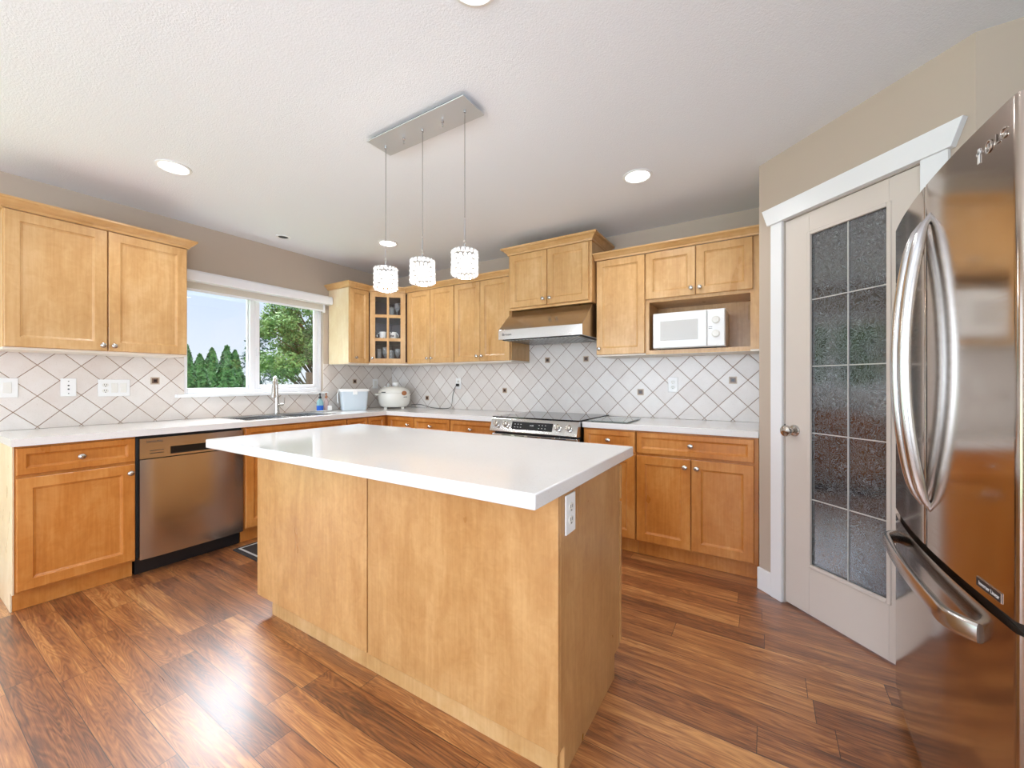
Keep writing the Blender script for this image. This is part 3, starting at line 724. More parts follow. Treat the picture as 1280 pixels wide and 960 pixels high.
# hood
t = thing('range_hood', 'stainless steel under-cabinet range hood with sloped front', 'range hood', (HX0+.003, 0, 0)); W = .760
mb = MB(); mb.prism([(-.010, 1.833), (-.372, 1.833), (-.585, 1.648), (-.585, 1.566), (-.010, 1.566)], 0, W, axis='x'); mb.build('canopy', 'steel', t, bev=.0015)
MB().box(.001, W-.001, -.5875, -.5852, 1.567, 1.646).build('front_lip', 'steel_bright', t)
mb = MB(); mb.box(.03, W-.03, -.565, -.06, 1.560, 1.5658); mb.build('filter_tray', 'steel_dark', t)
mb = MB()
for i in range(20): mb.box(.05+i*.034, .066+i*.034, -.55, -.10, 1.556, 1.5598)
mb.build('baffle_filter', 'steel_bright', t)
text('brand_lettering', 'Broan', .028, 'text_dark', t, (.085, -.5878, 1.607), (R(90), 0, 0), sx=1.4)
# right side: tall single door
t = upper('maple single-door upper cabinet immediately right of the hood', 2.752, .382, [(.004, .378, .030)], z0=1.412, d_=.336, dz0=1.424, kns=1.47)
# microwave cabinet with open niche
t = thing('microwave_cabinet', 'maple upper cabinet with open niche holding the microwave', 'cabinet', (3.135, 0, 0)); w_ = .728
mb = MB(); mb.box(.001, w_-.001, -.336, -.009, 1.800, UZ1).box(.001, .022, -.336, -.009, 1.444, 1.800).box(.685, w_-.001, -.336, -.009, 1.444, 1.800).box(.022, .685, -.020, -.009, 1.444, 1.800).box(.001, w_-.001, -.336, -.009, 1.426, 1.444)
mb.build('carcass', 'maple', t)
mb = MB(); mb.box(.001, .026, -.340, -.3365, 1.444, 1.800).box(.676, w_-.001, -.340, -.3365, 1.426, UZ1).box(.026, .676, -.340, -.3365, 1.414, 1.444).box(.001, .026, -.340, -.3365, 1.414, 1.444)
mb.build('face_frame', 'maple', t)
MB().box(.001, w_-.001, -.336, -.009, 1.412, 1.4255).build('bottom_board', 'white_melamine', t)
door(t, .004, .343, 1.822, 2.165, -.358, 'maple', kn=(.318, 1.868), rail=.05); door(t, .349, .690, 1.822, 2.165, -.358, 'maple', kn=(.374, 1.868), rail=.05)
cm = sweep([(2.7425, -.361), (3.8625, -.361)], PRO(2.168, .046, .050))
tag(cm.build('crown_molding', 'maple_rail'), 'maple crown moulding above the microwave cabinet, right of the hood', 'moulding')
# microwave
t = thing('microwave', 'small white microwave with two dials in the cabinet niche', 'microwave', (3.190, 0, 1.4445))
MB().box(0, .475, -.345, -.06, .008, .268).build('body', 'plastic_white', t, bev=.006)
for x in (.04, .435):
    for y in (-.32, -.09): MB().lathe([(.012, 0), (.012, .009)], (x, y, 0), 'z', 12).build('foot', 'rubber', t)
md = MB().box(.003, .362, -.362, -.346, .012, .264).build('door', 'plastic_white', t, bev=.004)
MB().box(.055, .305, -.3645, -.3622, .065, .205).build('door_screen', 'screen_grey', md, bev=.006)
MB().box(.366, .472, -.360, -.346, .012, .264).build('control_panel', 'plastic_white', t, bev=.004)
for z in (.190, .095):
    mb = MB(); mb.lathe([(.026, 0), (.026, .006), (.021, .008), (.020, .014), (.002, .015)], (.418, -.3602, z), 'y', 24); mb.box(.4145, .4215, -.378, -.372, z-.018, z+.018)
    mb.build('dial', 'plastic_cream', t, smooth=True)
mb = MB(); mb.box(.374, .396, -.3606, -.360, .142, .1445).box(.374, .396, -.3606, -.360, .132, .1345); mb.build('printed_mark', 'slot', t)

# ------------------------------------------------------------------ sink and faucet
t = thing('sink', 'stainless double-bowl sink set in the counter below the window', 'sink', (0, 0, 0))
zr = CT-.004
def basin(y0, y1):
    mb = MB(); x0, x1 = SX0+.004, SX1-.004; th = .006; zf = CT-.20
    mb.box(x0, x1, y0, y0+th, zf, zr).box(x0, x1, y1-th, y1, zf, zr).box(x0, x0+th, y0+th, y1-th, zf, zr).box(x1-th, x1, y0+th, y1-th, zf, zr).box(x0+th, x1-th, y0+th, y1-th, zf, zf+th)
    b_ = mb.build('bowl', 'steel_bright', t)
    MB().lathe([(.04, 0), (.04, .003), (.03, .002)], ((x0+x1)/2, (y0+y1)/2, zf+th), 'z', 20).build('drain', 'chrome', b_, smooth=True)
basin(SY0+.004, -1.50); basin(-1.485, SY1-.004)
mb = MB(); rr = .012
mb.box(SX0-rr, SX1+rr, SY0-rr, SY0+.004, CT+.0003, CT+.0025).box(SX0-rr, SX1+rr, SY1-.004, SY1+rr, CT+.0003, CT+.0025).box(SX0-rr, SX0+.004, SY0+.004, SY1-.004, CT+.0003, CT+.0025).box(SX1-.004, SX1+rr, SY0+.004, SY1-.004, CT+.0003, CT+.0025).box(SX0, SX1, -1.503, -1.482, CT-.012, CT-.004)
mb.build('rim', 'steel', t)
t = thing('faucet', 'brushed nickel pull-down gooseneck faucet behind the sink', 'faucet', (.062, -1.42, CT+.001), math.atan2(-.6, .8))
mb = MB(); mb.lathe([(.027, 0), (.027, .006), (.022, .012), (.0185, .06), (.017, .15), (.0135, .17)], (0, 0, 0), 'z', 20)
pts = [(0, 0, .16)]
for i in range(13):
    a = PI*i/12; pts.append((.075-.075*math.cos(a), 0, .262+.075*math.sin(a)))
mb.tube(pts, .0115, 12); mb.build('spout', 'nickel', t, smooth=True)
mb = MB(); mb.tube([(.150, 0, .262), (.152, 0, .23), (.156, 0, .19), (.160, 0, .155)], [.0125, .016, .018, .020], 14); mb.build('spray_head', 'nickel', t, smooth=True)
mb = MB(); mb.tube([(0, .015, .085), (0, .055, .087)], .012, 12); mb.tube([(0, .05, .085), (.0, .058, .10), (0, .062, .15)], [.007, .006, .0045], 10); mb.build('lever_handle', 'nickel', t, smooth=True)

# ------------------------------------------------------------------ counter things
t = thing('soap_tray', 'shallow white oval tray beside the sink under both bottles', 'tray', (.115, -.985, CT+.0005), 0)
mb = MB(); mb.lathe([(.070, 0), (.082, .002), (.100, .012), (.098, .013), (.080, .005), (.0, .004)], (0, 0, 0), 'z', 32, sx=.6, sy=1, cap=False); mb.build('dish', 'ceramic', t, smooth=True)
zt_ = CT+.006
def bottle(lbl, loc, body_m, low_m, s=1.0):
    t = thing('soap_bottle', lbl, 'bottle', loc)
    MB().lathe([(.030*s, 0), (.034*s, .004), (.035*s, .055)], (0, 0, 0), 'z', 24, sy=1.0, sx=.7).build('liquid', low_m, t, smooth=True)
    MB().lathe([(.035*s, .0555), (.034*s, .085), (.026*s, .105), (.012*s, .118), (.011*s, .124)], (0, 0, 0), 'z', 24, sx=.7).build('shoulder', body_m, t, smooth=True)
    mb = MB(); mb.lathe([(.013, .1245), (.013, .142), (.006, .148), (.0055, .165), (.010, .168), (.010, .176), (.001, .178)], (0, 0, 0), 'z', 16); mb.build('pump_cap', 'black' if low_m == 'soap_blue' else 'brown_panel', t, smooth=True)
bottle('blue dish soap bottle standing on the white tray', (.115, -1.025, zt_), 'soap_clear', 'soap_blue', 1.0)
bottle('pale pink soap bottle on the tray, right of the blue one', (.095, -.945, zt_), 'soap_pink', 'soap_pink', .75)
mb = MB(); mb.box(.135, .165, -.958, -.925, zt_+.0035, zt_+.05); tag(mb.build('sponge_holder', 'plastic_white', bev=.005), 'tiny white sponge holder in front of the pink bottle', 'holder')
# bin
t = thing('storage_bin', 'pale blue lidded plastic bin on the counter beside the rice cooker', 'bin', (.205, -.70, CT+.001), R(-30))
mb = MB(); bm = mb.bm
def rr_(hx, hy, z, r=.03, n=5):
    out = []
    for cx, cy, a0_ in ((hx-r, hy-r, 0), (-hx+r, hy-r, 90), (-hx+r, -hy+r, 180), (hx-r, -hy+r, 270)):
        for i in range(n): a = R(a0_+90*i/(n-1)); out.append(bm.verts.new((cx+r*math.cos(a), cy+r*math.sin(a), z)))
    return out
rings = [rr_(.092, .118, 0), rr_(.096, .122, .01), rr_(.108, .135, .195)]
for a, b in zip(rings, rings[1:]):
    for i in range(len(a)): bm.faces.new((a[i], a[(i+1) % len(a)], b[(i+1) % len(a)], b[i]))
bm.faces.new(rings[0][::-1]); bm.faces.new(rings[-1]); mb.build('body', 'bin', t, smooth=True)
mb = MB(); bm = mb.bm; rings = [rr_(.117, .145, .1955), rr_(.118, .146, .212), rr_(.110, .138, .222)]
for a, b in zip(rings, rings[1:]):
    for i in range(len(a)): bm.faces.new((a[i], a[(i+1) % len(a)], b[(i+1) % len(a)], b[i]))
bm.faces.new(rings[0][::-1]); bm.faces.new(rings[-1]); mb.build('lid', 'plastic_white', t, smooth=True)
MB().box(.1185, .124, -.022, .022, .165, .215).build('latch', 'plastic_white', t, bev=.003)
mb = MB(); mb.tube([(0, -.147, .20), (.01, -.160, .17), (.01, -.158, .10), (.0, -.150, .075)], .005, 8); mb.build('handle', 'plastic_white', t, smooth=True)
# rice cooker, local -y faces the camera
t = thing('rice_cooker', 'large rounded cream rice cooker in the counter corner', 'rice cooker', (.335, -.265, CT+.0005), R(48))
MB().lathe([(.110, .014), (.142, .022), (.166, .052), (.177, .10), (.178, .14), (.173, .170)], (0, 0, 0), 'z', 40, sx=1.0, sy=.92).build('body', 'plastic_cream', t, smooth=True)
MB().lathe([(.170, .1705), (.174, .174), (.172, .188), (.156, .212), (.122, .232), (.075, .244), (.03, .248), (.002, .248)], (0, 0, 0), 'z', 40, sx=1.0, sy=.92).build('lid', 'plastic_cream', t, smooth=True)
MB().lathe([(.020, .2482), (.019, .256), (.030, .260), (.035, .272), (.032, .290), (.014, .297), (.001, .298)], (.015, -.01, 0), 'z', 20).build('lid_knob', 'plastic_white', t, smooth=True)
mb = MB(); mb.lathe([(.009, .244), (.008, .262), (.011, .266), (.010, .276), (.001, .278)], (-.065, -.01, 0), 'z', 14); mb.build('steam_valve', 'plastic_white', t, smooth=True)
MB().lathe([(.010, .238), (.009, .250), (.001, .252)], (-.100, -.01, 0), 'z', 14).build('pressure_button', 'plastic_white', t, smooth=True)
for x, y in ((-.09, -.09), (.09, -.09), (.09, .09), (-.09, .09)): MB().lathe([(.016, 0), (.018, .018)], (x, y, 0), 'z', 12).build('foot', 'plastic_cream', t, smooth=True)
for s_ in (-1, 1):
    mb = MB(); mb.box(s_*.165, .180 if s_ > 0 else -.205, -.045, .045, .145, .168); mb.build('side_handle', 'plastic_cream', t, bev=.008)
mb = MB(); mb.lathe([(.034, 0), (.034, .006), (.028, .009), (.001, .010)], (0, 0, 0), 'y', 28, sx=1.0, sy=.75); k_ = mb.build('control_dial', 'brown_panel', t, smooth=True); k_.location = (.105, -.123, .172); k_.rotation_euler = (0, 0, R(42))
mb = MB(); mb.box(-.024, .024, -.003, .0, -.003, .003); k_ = mb.build('printed_mark', 'slot', t); k_.location = (.118, -.122, .130); k_.rotation_euler = (0, 0, R(42))
mb = MB(); mb.box(-.028, .028, -.003, .0, -.005, .005); k_ = mb.build('air_vent', 'slot', t); k_.location = (-.112, -.126, .183); k_.rotation_euler = (0, 0, R(-40))
# power cord
c_ = [(.47, -.14, CT+.035), (.52, -.12, CT+.045), (.58, -.10, CT+.046), (.66, -.09, CT+.024), (.74, -.08, CT+.006), (.86, -.07, CT+.006), (.97, -.06, CT+.006), (1.0, -.05, CT+.03), (.995, -.035, CT+.12), (1.0, -.03, CT+.185), (1.03, -.03, CT+.245), (1.052, -.035, CT+.262)]
cu = bpy.data.curves.new('c', 'CURVE'); cu.dimensions = '3D'; spn = cu.splines.new('NURBS'); spn.points.add(len(c_)-1)
for p, q in zip(spn.points, c_): p.co = (*q, 1)
spn.use_endpoint_u = True; spn.order_u = 4; cu.bevel_depth = .0032; cu.bevel_resolution = 2
to = bpy.data.objects.new('t', cu); COL.objects.link(to); me = bpy.data.meshes.new_from_object(to.evaluated_get(bpy.context.evaluated_depsgraph_get())); bpy.data.objects.remove(to)
me.materials.clear(); me.materials.append(M['cord']); co = bpy.data.objects.new('power_cord', me); COL.objects.link(co)
tag(co, 'dark power cord trailing along the counter from the rice cooker to an outlet', 'cord')
MB().box(1.044, 1.076, -.040, -.0155, CT+.250, CT+.278).build('plug', 'black', co, bev=.004)
# glass board
mb = MB(); mb.box(2.772, 3.07, -.585, -.20, CT+.004, CT+.010); gb = tag(mb.build('cutting_board', 'board_glass', bev=.002), 'thin greyish glass cutting board on the counter right of the range', 'cutting board')
for x in (2.80, 3.04):
    for y in (-.56, -.225): MB().lathe([(.008, CT+.0003), (.008, CT+.004)], (x, y, 0), 'z', 12).build('foot', 'rubber', gb)

# ------------------------------------------------------------------ cups and glasses in the glass-door cabinet
dx, dy = math.cos(dang), math.sin(dang); nx, ny = -dy, dx     # n points to the inside
def inside(s_, n_, z): return (ff+dx*s_+nx*n_, -c1+dy*s_+ny*n_, z)
sh = [z0+.0285, shz[0]+.0125, shz[1]+.0125]
def mug(lbl, p, ang):
    t = thing('mug', lbl, 'mug', p, ang, None)
    MB().lathe([(.030, 0), (.034, .004), (.036, .085), (.033, .085), (.031, .008), (.001, .007)], (0, 0, 0), 'z', 24).build('cup', 'ceramic_print', t, smooth=True)
    mb = MB(); mb.tube([(-.034, 0, .07)]+[(-.036-.024*math.sin(PI*i/8), 0, .045+.027*math.cos(PI*i/8)) for i in range(9)]+[(-.034, 0, .016)], .0045, 8); mb.build('handle', 'ceramic_print', t, smooth=True)
mug('printed white mug on the middle shelf behind the left pane', inside(.135, .08, sh[1]), dang)
mug('printed white mug on the middle shelf behind the right pane', inside(.245, .08, sh[1]), dang+2.6)
def tumbler(lbl, p, r, h, stem=False, grp=None):
    if stem: prof = [(.028, 0), (.028, .003), (.004, .006), (.0035, .055), (.012, .062), (r, .10), (r*.85, h), (r*.80, h), (r*.9, .10), (.002, .066)]
    else: prof = [(r*.85, 0), (r, h), (r-.002, h), (r*.85-.002, .006), (.001, .006)]
    mb = MB(); mb.lathe(prof, (0, 0, 0), 'z', 20, cap=False); o = mb.build('wine_glass' if stem else 'drinking_glass', 'glassware', smooth=True); o.location = p
    tag(o, lbl, 'glass', grp)
tumbler('tall straight glass on the bottom shelf behind the left pane', inside(.095, .07, sh[0]), .026, .145)
tumbler('stemmed glass on the bottom shelf behind the left pane', inside(.160, .08, sh[0]), .032, .165, True)
tumbler('tall straight glass on the bottom shelf behind the right pane', inside(.225, .09, sh[0]), .027, .135)
tumbler('stemmed glass on the bottom shelf behind the right pane', inside(.290, .07, sh[0]), .031, .150, True)
tumbler('stemmed glass on the top shelf behind the right pane', inside(.285, .08, sh[2]), .030, .150, True)
tumbler('straight glass on the top shelf behind the right pane', inside(.225, .10, sh[2]), .025, .110)

# ------------------------------------------------------------------ outlets and switches (local: plate faces -y)
def plate(name, lbl, loc, rz, gangs, cat, w_=None, h=.118):
    w_ = w_ or .072+.046*(len(gangs)-1)
    t = thing(name, lbl, cat, loc, rz)
    MB().box(-w_/2, w_/2, -.006, -.0003, -h/2, h/2).build('cover_plate', 'plastic_white', t, bev=.002)
    for i, g_ in enumerate(gangs):
        x = (i-(len(gangs)-1)/2)*.046
        if g_ == 's':
            MB().box(x-.017, x+.017, -.0085, -.0061, -.033, .033).build('rocker', 'plastic_cream', t, bev=.0015)
        elif g_ == 'o':
            for z in (.020, -.020):
                ob = MB().lathe([(.0165, 0), (.0165, .002)], (x, -.0061, z), 'y', 20, sy=.85).build('receptacle', 'plastic_cream', t)
                mb = MB(); mb.box(x-.007, x-.0045, -.0088, -.0082, z-.002, z+.008).box(x+.0045, x+.007, -.0088, -.0082, z-.002, z+.008).lathe([(.0028, 0), (.0028, .0006)], (x, -.0082, z-.009), 'y', 10)
                mb.build('slot', 'slot', ob)
        elif g_ == 'j':
            mb = MB()
            for z in (.04, .012, -.012, -.04): mb.lathe([(.005 if abs(z) < .02 else .003, 0), (.004 if abs(z) < .02 else .002, .0008)], (x, -.0061, z), 'y', 10)
            mb.build('jack', 'slot', t)
    return t
TT = T+.0005
plate('light_switch', 'white rocker switch plate leftmost on the window wall tiles', (TT, -2.985, 1.173), LEFT, ['s'], 'switch', w_=.085)
plate('jack_plate', 'white jack plate with four small holes left of the double switch', (TT, -2.731, 1.173), LEFT, ['j'], 'outlet')
plate('outlet_and_switch_plate', 'wide white plate with one outlet and two rocker switches', (TT, -2.510, 1.167), LEFT, ['o', 's', 's'], 'outlet')
plate('light_switch', 'white switch plate between the pale blue bin and rice cooker', (TT, -.262, 1.190), LEFT, ['s'], 'switch', h=.11)
plate('wall_outlet', 'white wall outlet with the black plug, right of the rice cooker', (1.060, -TT, 1.195), 0, ['o'], 'outlet')
plate('wall_outlet', 'white wall outlet on the tiles above the right countertop', (3.268, -TT, 1.187), 0, ['o'], 'outlet')
plate('island_outlet', 'white outlet on the end panel of the island', (ix1+.0004, -2.272, .797), LEFT, ['o'], 'outlet', h=.122)

# ------------------------------------------------------------------ fridge
FX, FY0, FY1 = 4.318, -2.232, -1.335      # near edge FY0, far edge FY1
t = thing('refrigerator', 'stainless french door refrigerator with arched handles at the right', 'refrigerator', (0, 0, 0))
MB().box(FX+.075, 5.14, FY0+.006, FY1-.004, .02, 1.765).build('body', 'steel_dark', t, bev=.004)
MB().box(FX+.03, 5.10, FY0+.03, FY1-.03, .001, .02).build('base_grille', 'black', t)
FYc = (FY0+FY1)/2; HWd = (FY1-FY0)/2
def fx(y):
    k = (y-FYc)/HWd; return FX - .026*(1-k*k)
def panel(y0, y1, r0, r1):
    pts = []; n = 22
    def arc(yc, xc, r, a0_, a1_, m_=6): return [(xc - r*math.cos(R(a0_+(a1_-a0_)*i/m_)), yc + r*math.sin(R(a0_+(a1_-a0_)*i/m_))) for i in range(m_+1)]
    pts += arc(y0+r0, fx(y0+r0)+r0, r0, -90, 0)
    for i in range(1, n): y = y0+r0+(y1-r1-y0-r0)*i/n; pts.append((fx(y), y))
    pts += arc(y1-r1, fx(y1-r1)+r1, r1, 0, 90)
    pts += [(FX+.070, y1), (FX+.070, y0)]
    return pts
GZ = .715
d1_ = MB().prism(panel(FY0, FYc-.003, .018, .005), GZ+.012, 1.783).build('door', 'steel_fridge', t, smooth=True)
d2_ = MB().prism(panel(FYc+.003, FY1, .005, .018), GZ+.012, 1.783).build('door', 'steel_fridge', t, smooth=True)
dw = MB().prism(panel(FY0, FY1, .018, .018), .055, GZ-.012).build('freezer_drawer', 'steel_fridge', t, smooth=True)
MB().box(FX+.012, FX+.070, FY0+.01, FY1-.01, GZ-.0115, GZ+.0115).build('drawer_gap_gasket', 'black', t)
def arch(par, yh):
    n = 28; z0_, z1_ = .838, 1.688; pts = []; ws = []; ts = []
    for i in range(n+1):
        k = i/n; b = 1-abs(2*k-1)**2.0
        pts.append((fx(yh) + .004 - .012*min(1, b*6) - .046*b, yh, z0_+(z1_-z0_)*k))
        ws.append(.0075+.0085*min(1, b*3)); ts.append(.006+.009*min(1, b*3))
    MB().tube(pts, ws, 16, side=(0, 1, 0), ry=ts, power=.7).build('door_handle', 'steel_bright', par, smooth=True)
arch(d1_, FYc-.040); arch(d2_, FYc+.040)
n = 30; pts = []
for i in range(n+1):
    k = i/n; y = -2.095 + (-1.405+2.095)*k; e_ = min(k, 1-k)
    pts.append((fx(y) + .002 - .040*min(1, (1-(1-min(1, e_/.10))**2)) , y, .634))
MB().tube(pts, .023, 16, side=(0, 0, 1), ry=.011, power=.6).build('drawer_handle', 'steel_bright', dw, smooth=True)
# emblem: ring mark and letters at the top near corner, plaque near the gap
ylg = lambda y: fx(y)-.0008
def lg(y): return (ylg(y), y, 0)
mb = MB(); yy_, zz_ = -2.135, 1.722; 
ringp = [(0, .013*math.cos(2*PI*i/20), .013*math.sin(2*PI*i/20)) for i in range(21)]
mb.tube([(fx(yy_)-.001, yy_+a, zz_+b) for _, a, b in ringp], .0015, 6); mb.tube([(fx(yy_)-.001, yy_+.0, zz_+.006), (fx(yy_)-.001, yy_, zz_-.005), (fx(yy_)-.001, yy_-.006, zz_-.005)], .0013, 6)
mb.build('emblem', 'text_silver', d1_)
text('brand_lettering', 'LG', .032, 'text_silver', d1_, (fx(-2.175)-.0012, -2.178, 1.722), (R(90), 0, R(-90)+.09), depth=.0008)
mb = MB(); yq = -2.098; mb.box(fx(yq)-.002, fx(yq)-.0002, yq-.004, yq+.004, 1.702, 1.735).box(fx(yq)-.002, fx(yq)-.0002, yq-.010, yq+.010, 1.722, 1.728); mb.build('cross_mark', 'text_light', d1_)  # small pale cross-shaped mark beside the emblem
yp = -2.135; mb = MB(); mb.box(-.045, .045, -.0012, 0, -.011, .011); pq = mb.build('badge', 'text_silver', d1_); pq.location = (fx(yp)-.0005, yp, .752); pq.rotation_euler = (0, 0, R(-90)-math.atan(2*.026*(yp-FYc)/HWd/HWd))
MB().box(-.0435, .0435, -.0018, -.0013, -.0095, .0095).build('badge_face', 'text_dark', pq)
text('badge_lettering', 'Inverter Linear', .0125, 'text_light', pq, (.004, -.0021, 0), (R(90), 0, 0), depth=.0002)

# ------------------------------------------------------------------ pendant fixture
t = thing('pendant_light', 'chrome bar pendant with three lit crystal drum shades over the island', 'pendant light', (2.467, -1.990, H))
MB().box(-.290, .290, -.055, .055, -.022, -.0005).build('ceiling_pan', 'steel_dark', t)
MB().box(-.3175, .3175, -.0775, .0775, -.027, -.022).build('canopy', 'canopy', t, bev=.001)
for x in (-.13, .13): MB().lathe([(.004, 0), (.004, .02), (.007, .021), (.006, .03), (.001, .031)], (x, 0, -.058), 'z', 12).build('mounting_screw', 'chrome', t, smooth=True)
for i, x in enumerate((-.264, 0, .264)):
    MB().lathe([(.006, 0), (.007, .012), (.004, .014)], (x, 0, -.040), 'z', 12).build('cable_grip', 'chrome', t, smooth=True)
    ztop = 1.806-H; rod = (.05, .065, .10)[i]
    MB().tube([(x, 0, -.04), (x, 0, ztop+.05+rod)], .0016, 6).build('cable', 'cable', t)
    mb = MB(); mb.tube([(x, 0, ztop+.045+rod), (x, 0, ztop+.05)], .0032, 8)
    mb.tube([(x+.007*math.sin(2*PI*k/12), 0, ztop+.040+.010*math.cos(2*PI*k/12)) for k in range(13)], .0016, 6)
    mb.tube([(x, 0, ztop+.03), (x, 0, ztop)], .004, 8); mb.build('stem', 'chrome', t, smooth=True)
    # shade: drum of stacked crystal beads inside two chrome rings
    mb = MB(); rs_ = .058; nb = 18
    for rz_ in range(5):
        zc_ = ztop-.012-rz_*.0225
        for k in range(nb):
            a = 2*PI*(k+.5*(rz_ % 2))/nb
            mtx = Matrix.Translation((x+rs_*math.cos(a), rs_*math.sin(a), zc_)) @ Matrix.Rotation(a, 4, 'Z') @ Matrix.Diagonal((.0055, .0098, .0112, 1))
            bmesh.ops.create_icosphere(mb.bm, subdivisions=1, radius=1, matrix=mtx)
    sh_ = mb.build('lamp_shade', 'crystal', t)
    for zz in (ztop-.001, ztop-.115):
        mb = MB(); mb.tube([(x+rs_*math.cos(2*PI*k/32), rs_*math.sin(2*PI*k/32), zz) for k in range(33)], .0018, 6, cap=False); mb.build('shade_ring', 'chrome', sh_)
    mb = MB()
    for k in range(4): a = PI*k/2+.6; mb.tube([(x, 0, ztop), (x+rs_*math.cos(a), rs_*math.sin(a), ztop-.001)], .0015, 6); mb.tube([(x+(rs_+.004)*math.cos(a), (rs_+.004)*math.sin(a), ztop-.001), (x+(rs_+.004)*math.cos(a), (rs_+.004)*math.sin(a), ztop-.115)], .0012, 6)
    mb.build('shade_frame', 'chrome', sh_)
    MB().sphere((x, 0, ztop-.055), .017, sz=1.6).build('bulb', 'bulb', t, smooth=True)
    lo = light('bulb_light', 'POINT', (2.467+x, -1.990, 1.745-.05), (0, 0, 0), 1.6, (1, .93, .84), shadow_soft_size=.02)

# ------------------------------------------------------------------ downlights
def downlight(lbl, x, y, lit=True, r=.075):
    t = thing('recessed_downlight', lbl, 'ceiling light', (x, y, H))
    mb = MB(); mb.lathe([(r+.012, -.0005), (r+.012, -.004), (r, -.008), (r-.006, -.004), (r-.006, -.0005)], (0, 0, 0), 'z', 36, cap=False); mb.build('trim_ring', 'plastic_white', t, smooth=True)
    MB().lathe([(r-.007, -.0006), (r-.007, -.0028)], (0, 0, 0), 'z', 36).build('lens', 'led' if lit else 'steel_dark', t)
    if lit: light('downlight_lamp', 'SPOT', (x, y, H-.012), (0, 0, 0), 20, (.97, .98, 1), spot_size=R(150), spot_blend=.6, shadow_soft_size=.06)
downlight('lit recessed ceiling light nearest the left upper cabinet', .934, -2.475)
downlight('lit recessed ceiling light nearest the microwave cabinet', 3.228, -.922)
downlight('lit recessed ceiling light behind the leftmost pendant cable', .978, -.913)
downlight('lit recessed ceiling light cut by the top edge of the photo', 3.110, -2.420)
downlight('small dark unlit recessed ceiling light near the window', .332, -1.508, False, .045)

# ------------------------------------------------------------------ floor mat
t = thing('floor_mat', 'dark kitchen mat with pale border stripe in front of the sink', 'mat', (0, 0, 0))
MB().box(.66, 1.10, -2.045, -1.15, .0005, .012).build('pad', 'mat_dark', t, bev=.004)
mb = MB(); mb.box(.685, 1.075, -2.020, -2.006, .0121, .0128).box(.685, 1.075, -1.19, -1.176, .0121, .0128).box(.685, .699, -2.006, -1.19, .0121, .0128).box(1.061, 1.075, -2.006, -1.19, .0121, .0128)
mb.build('border_stripe', 'mat_stripe', t)

# ------------------------------------------------------------------ outdoors
GZ_ = -1.2
mb = MB(); mb.box(-60, -.4, -30, 40, GZ_-.1, GZ_); struct(mb.build('ground', 'lawn'))
CAMP = (3.891, -3.44, 1.205)
def along(k, x, y, z):      # push a tree further out or nearer along the line of sight, keeping its apparent size
    return CAMP[0]+k*(x-CAMP[0]), CAMP[1]+k*(y-CAMP[1]), CAMP[2]+k*(z-CAMP[2])
def foliage(n, shape, size, m, name, parent, rnd):
    """n leaf quads placed by shape() -> (point, outward normal)"""
    bm = bmesh.new()
    for _ in range(n):
        p, nn = shape(rnd); p = Vector(p); nn = Vector(nn)
        nn = (nn + Vector((rnd.gauss(0, .5), rnd.gauss(0, .5), rnd.gauss(0, .5)))).normalized()
        a = nn.orthogonal().normalized(); a.rotate(Matrix.Rotation(rnd.random()*6.28, 3, nn)); b = nn.cross(a)
        s = size*(.6+.8*rnd.random())
        bm.faces.new([bm.verts.new(p + q) for q in (-a*s, b*s*.55, a*s, -b*s*.55)])
    me = bpy.data.meshes.new(name); bm.to_mesh(me); bm.free(); me.materials.append(M[m])
    o = bpy.data.objects.new(name, me); COL.objects.link(o); o.parent = parent; return o
def cedar_shape(h, r):
    def f_(rnd):
        z = rnd.random()**.8; a = rnd.random()*6.283
        prof = (1-z**2.2)**.75*(.55+.45*min(1, z*4+.2)); lump = 1+.16*math.sin(a*3+z*9)+.10*math.sin(a*7-z*23)
        q = r*prof*lump*(.80+.2*rnd.random())
        return (q*math.cos(a), q*math.sin(a), z*h), (math.cos(a), math.sin(a), .5)
    return f_
def cedar(lbl, x, y, ztop, r, seed, k=1.0):
    x, y, ztop = along(k, x, y, ztop); r *= k
    rnd = random.Random(seed); h = ztop-GZ_
    t = thing('cedar_tree', lbl, 'tree', (x, y, GZ_), 0, None)
    foliage(9000, cedar_shape(h, r), .05, 'cedar', 'foliage', t, rnd)
    MB().lathe([(.07, 0), (.05, h*.5), (.01, h*.93)], (0, 0, 0), 'z', 10).build('trunk', 'bark', t)
    MB().lathe([(r*.25, .05), (r*.70, h*.12), (r*.72, h*.45), (r*.5, h*.75), (r*.1, h*.93)], (0, 0, 0), 'z', 14).build('inner_foliage', 'cedar', t)
cedar('dark green columnar cedar leftmost in the window', -9.0, 1.02, 2.20, .40, 1, 1.0)
cedar('columnar cedar second from the left in the window', -8.9, 1.30, 1.95, .36, 2, 1.14)
cedar('columnar cedar third from the left, in the middle of the left pane', -9.1, 1.66, 2.15, .36, 3, 1.30)
cedar('tallest columnar cedar in the left pane, fourth from the left', -8.8, 1.90, 2.20, .40, 4, .88)
cedar('columnar cedar fifth from the left, beside the window mullion', -9.0, 2.19, 2.12, .36, 5, 1.16)
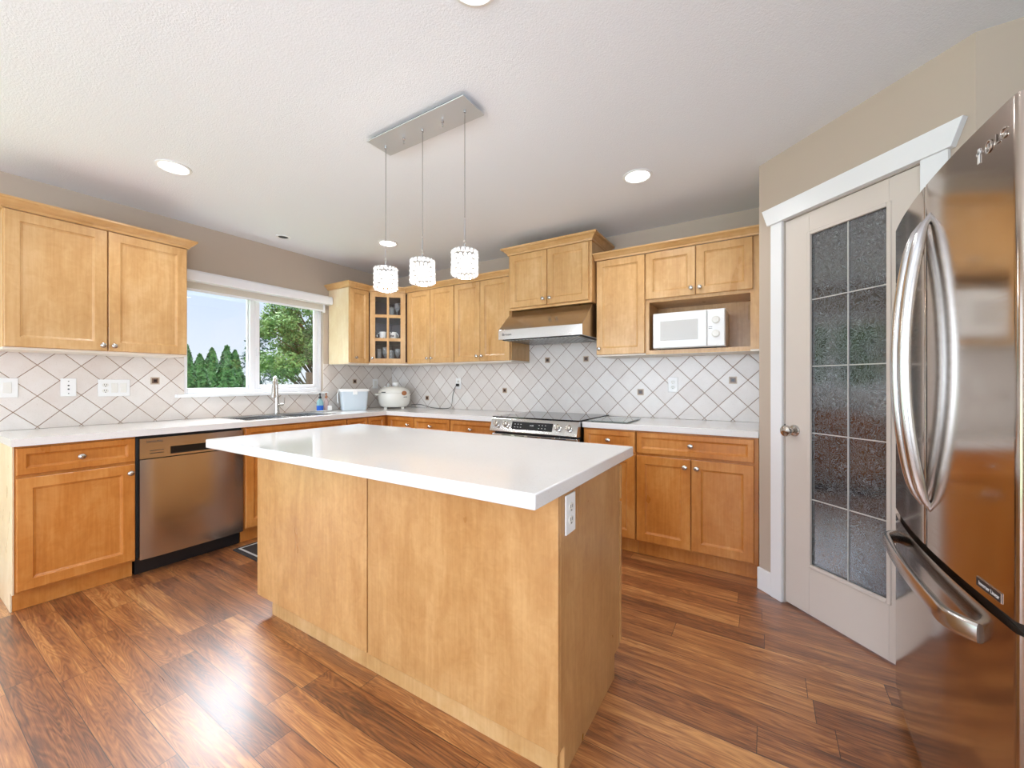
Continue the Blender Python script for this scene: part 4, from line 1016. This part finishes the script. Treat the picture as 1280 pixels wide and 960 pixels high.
# dark spruce behind the mullion
def spruce(lbl, x, y, ztop, r, seed):
    rnd = random.Random(seed); h = ztop-GZ_
    t = thing('spruce_tree', lbl, 'tree', (x, y, GZ_))
    MB().lathe([(.12, 0), (.02, h)], (0, 0, 0), 'z', 10).build('trunk', 'bark', t)
    br = [(k/34, rnd.random()*6.283) for k in range(34) for _ in range(7)]
    def f_(rn):
        k, a = rn.choice(br); L_ = r*(1-k)**.8+.08; u_ = rn.random()**.6; q = L_*u_; z = k*h - .25*q + .03*math.sin(u_*3)
        return (q*math.cos(a)+rn.gauss(0, .05), q*math.sin(a)+rn.gauss(0, .05), z+rn.gauss(0, .03)-.05*rn.random()), (0, 0, 1)
    foliage(9000, f_, .05, 'spruce', 'foliage', t, rnd)
spruce('blue-green spruce tree between the cedars and the leafy tree', -15.5, 6.0, 4.1, 1.5, 11)
# leafy tree filling the right pane
def leafy(lbl, x, y, zc, seed, n, R_, name='leafy_tree', cat='tree'):
    rnd = random.Random(seed)
    t = thing(name, lbl, cat, (x, y, GZ_))
    cl = []
    mbk = MB(); mbk.tube([(0, 0, 0), (.05, .1, 1.4), (0, .0, 2.6), (.1, .1, zc-GZ_+.9)], [.16, .12, .09, .03], 10)
    for k in range(90):
        a = rnd.random()*6.283; el = rnd.uniform(-.75, 1.0); rr2 = R_*rnd.uniform(.35, 1.0)
        c = Vector((rr2*math.cos(a)*math.cos(el), rr2*math.sin(a)*math.cos(el), zc-GZ_+rr2*math.sin(el)*1.1)); cl.append((c, rnd.uniform(.22, .42)))
        st = Vector((0, 0, max(1.0, c.z-.8-rnd.random()*.6))); mbk.tube([st, (st+c)/2+Vector((0, 0, .08)), c], [.03, .018, .006], 6)
    mbk.build('trunk', 'bark', t, smooth=True)
    def f_(rn):
        c, s = rn.choice(cl); v = Vector((rn.gauss(0, 1), rn.gauss(0, 1), rn.gauss(0, .7))); v = v.normalized()*s*rn.random()**.4
        return c+v, v
    foliage(n, f_, .042, 'leaves', 'foliage', t, rnd)
leafy('tall leafy tree filling the right window pane', -8.2, 4.1, 2.45, 21, 40000, 1.7)
leafy('low leafy shrub at the base of the right window pane', -3.6, 1.15, .35, 23, 7000, .55, 'leafy_shrub', 'shrub')
leafy('broad leafy tree seen only in the pantry glass reflection', -9.0, -3.4, 1.9, 31, 20000, 2.3)
leafy('second leafy tree seen only in the pantry glass, nearer the cedars', -15.5, .2, 2.4, 33, 16000, 2.0)
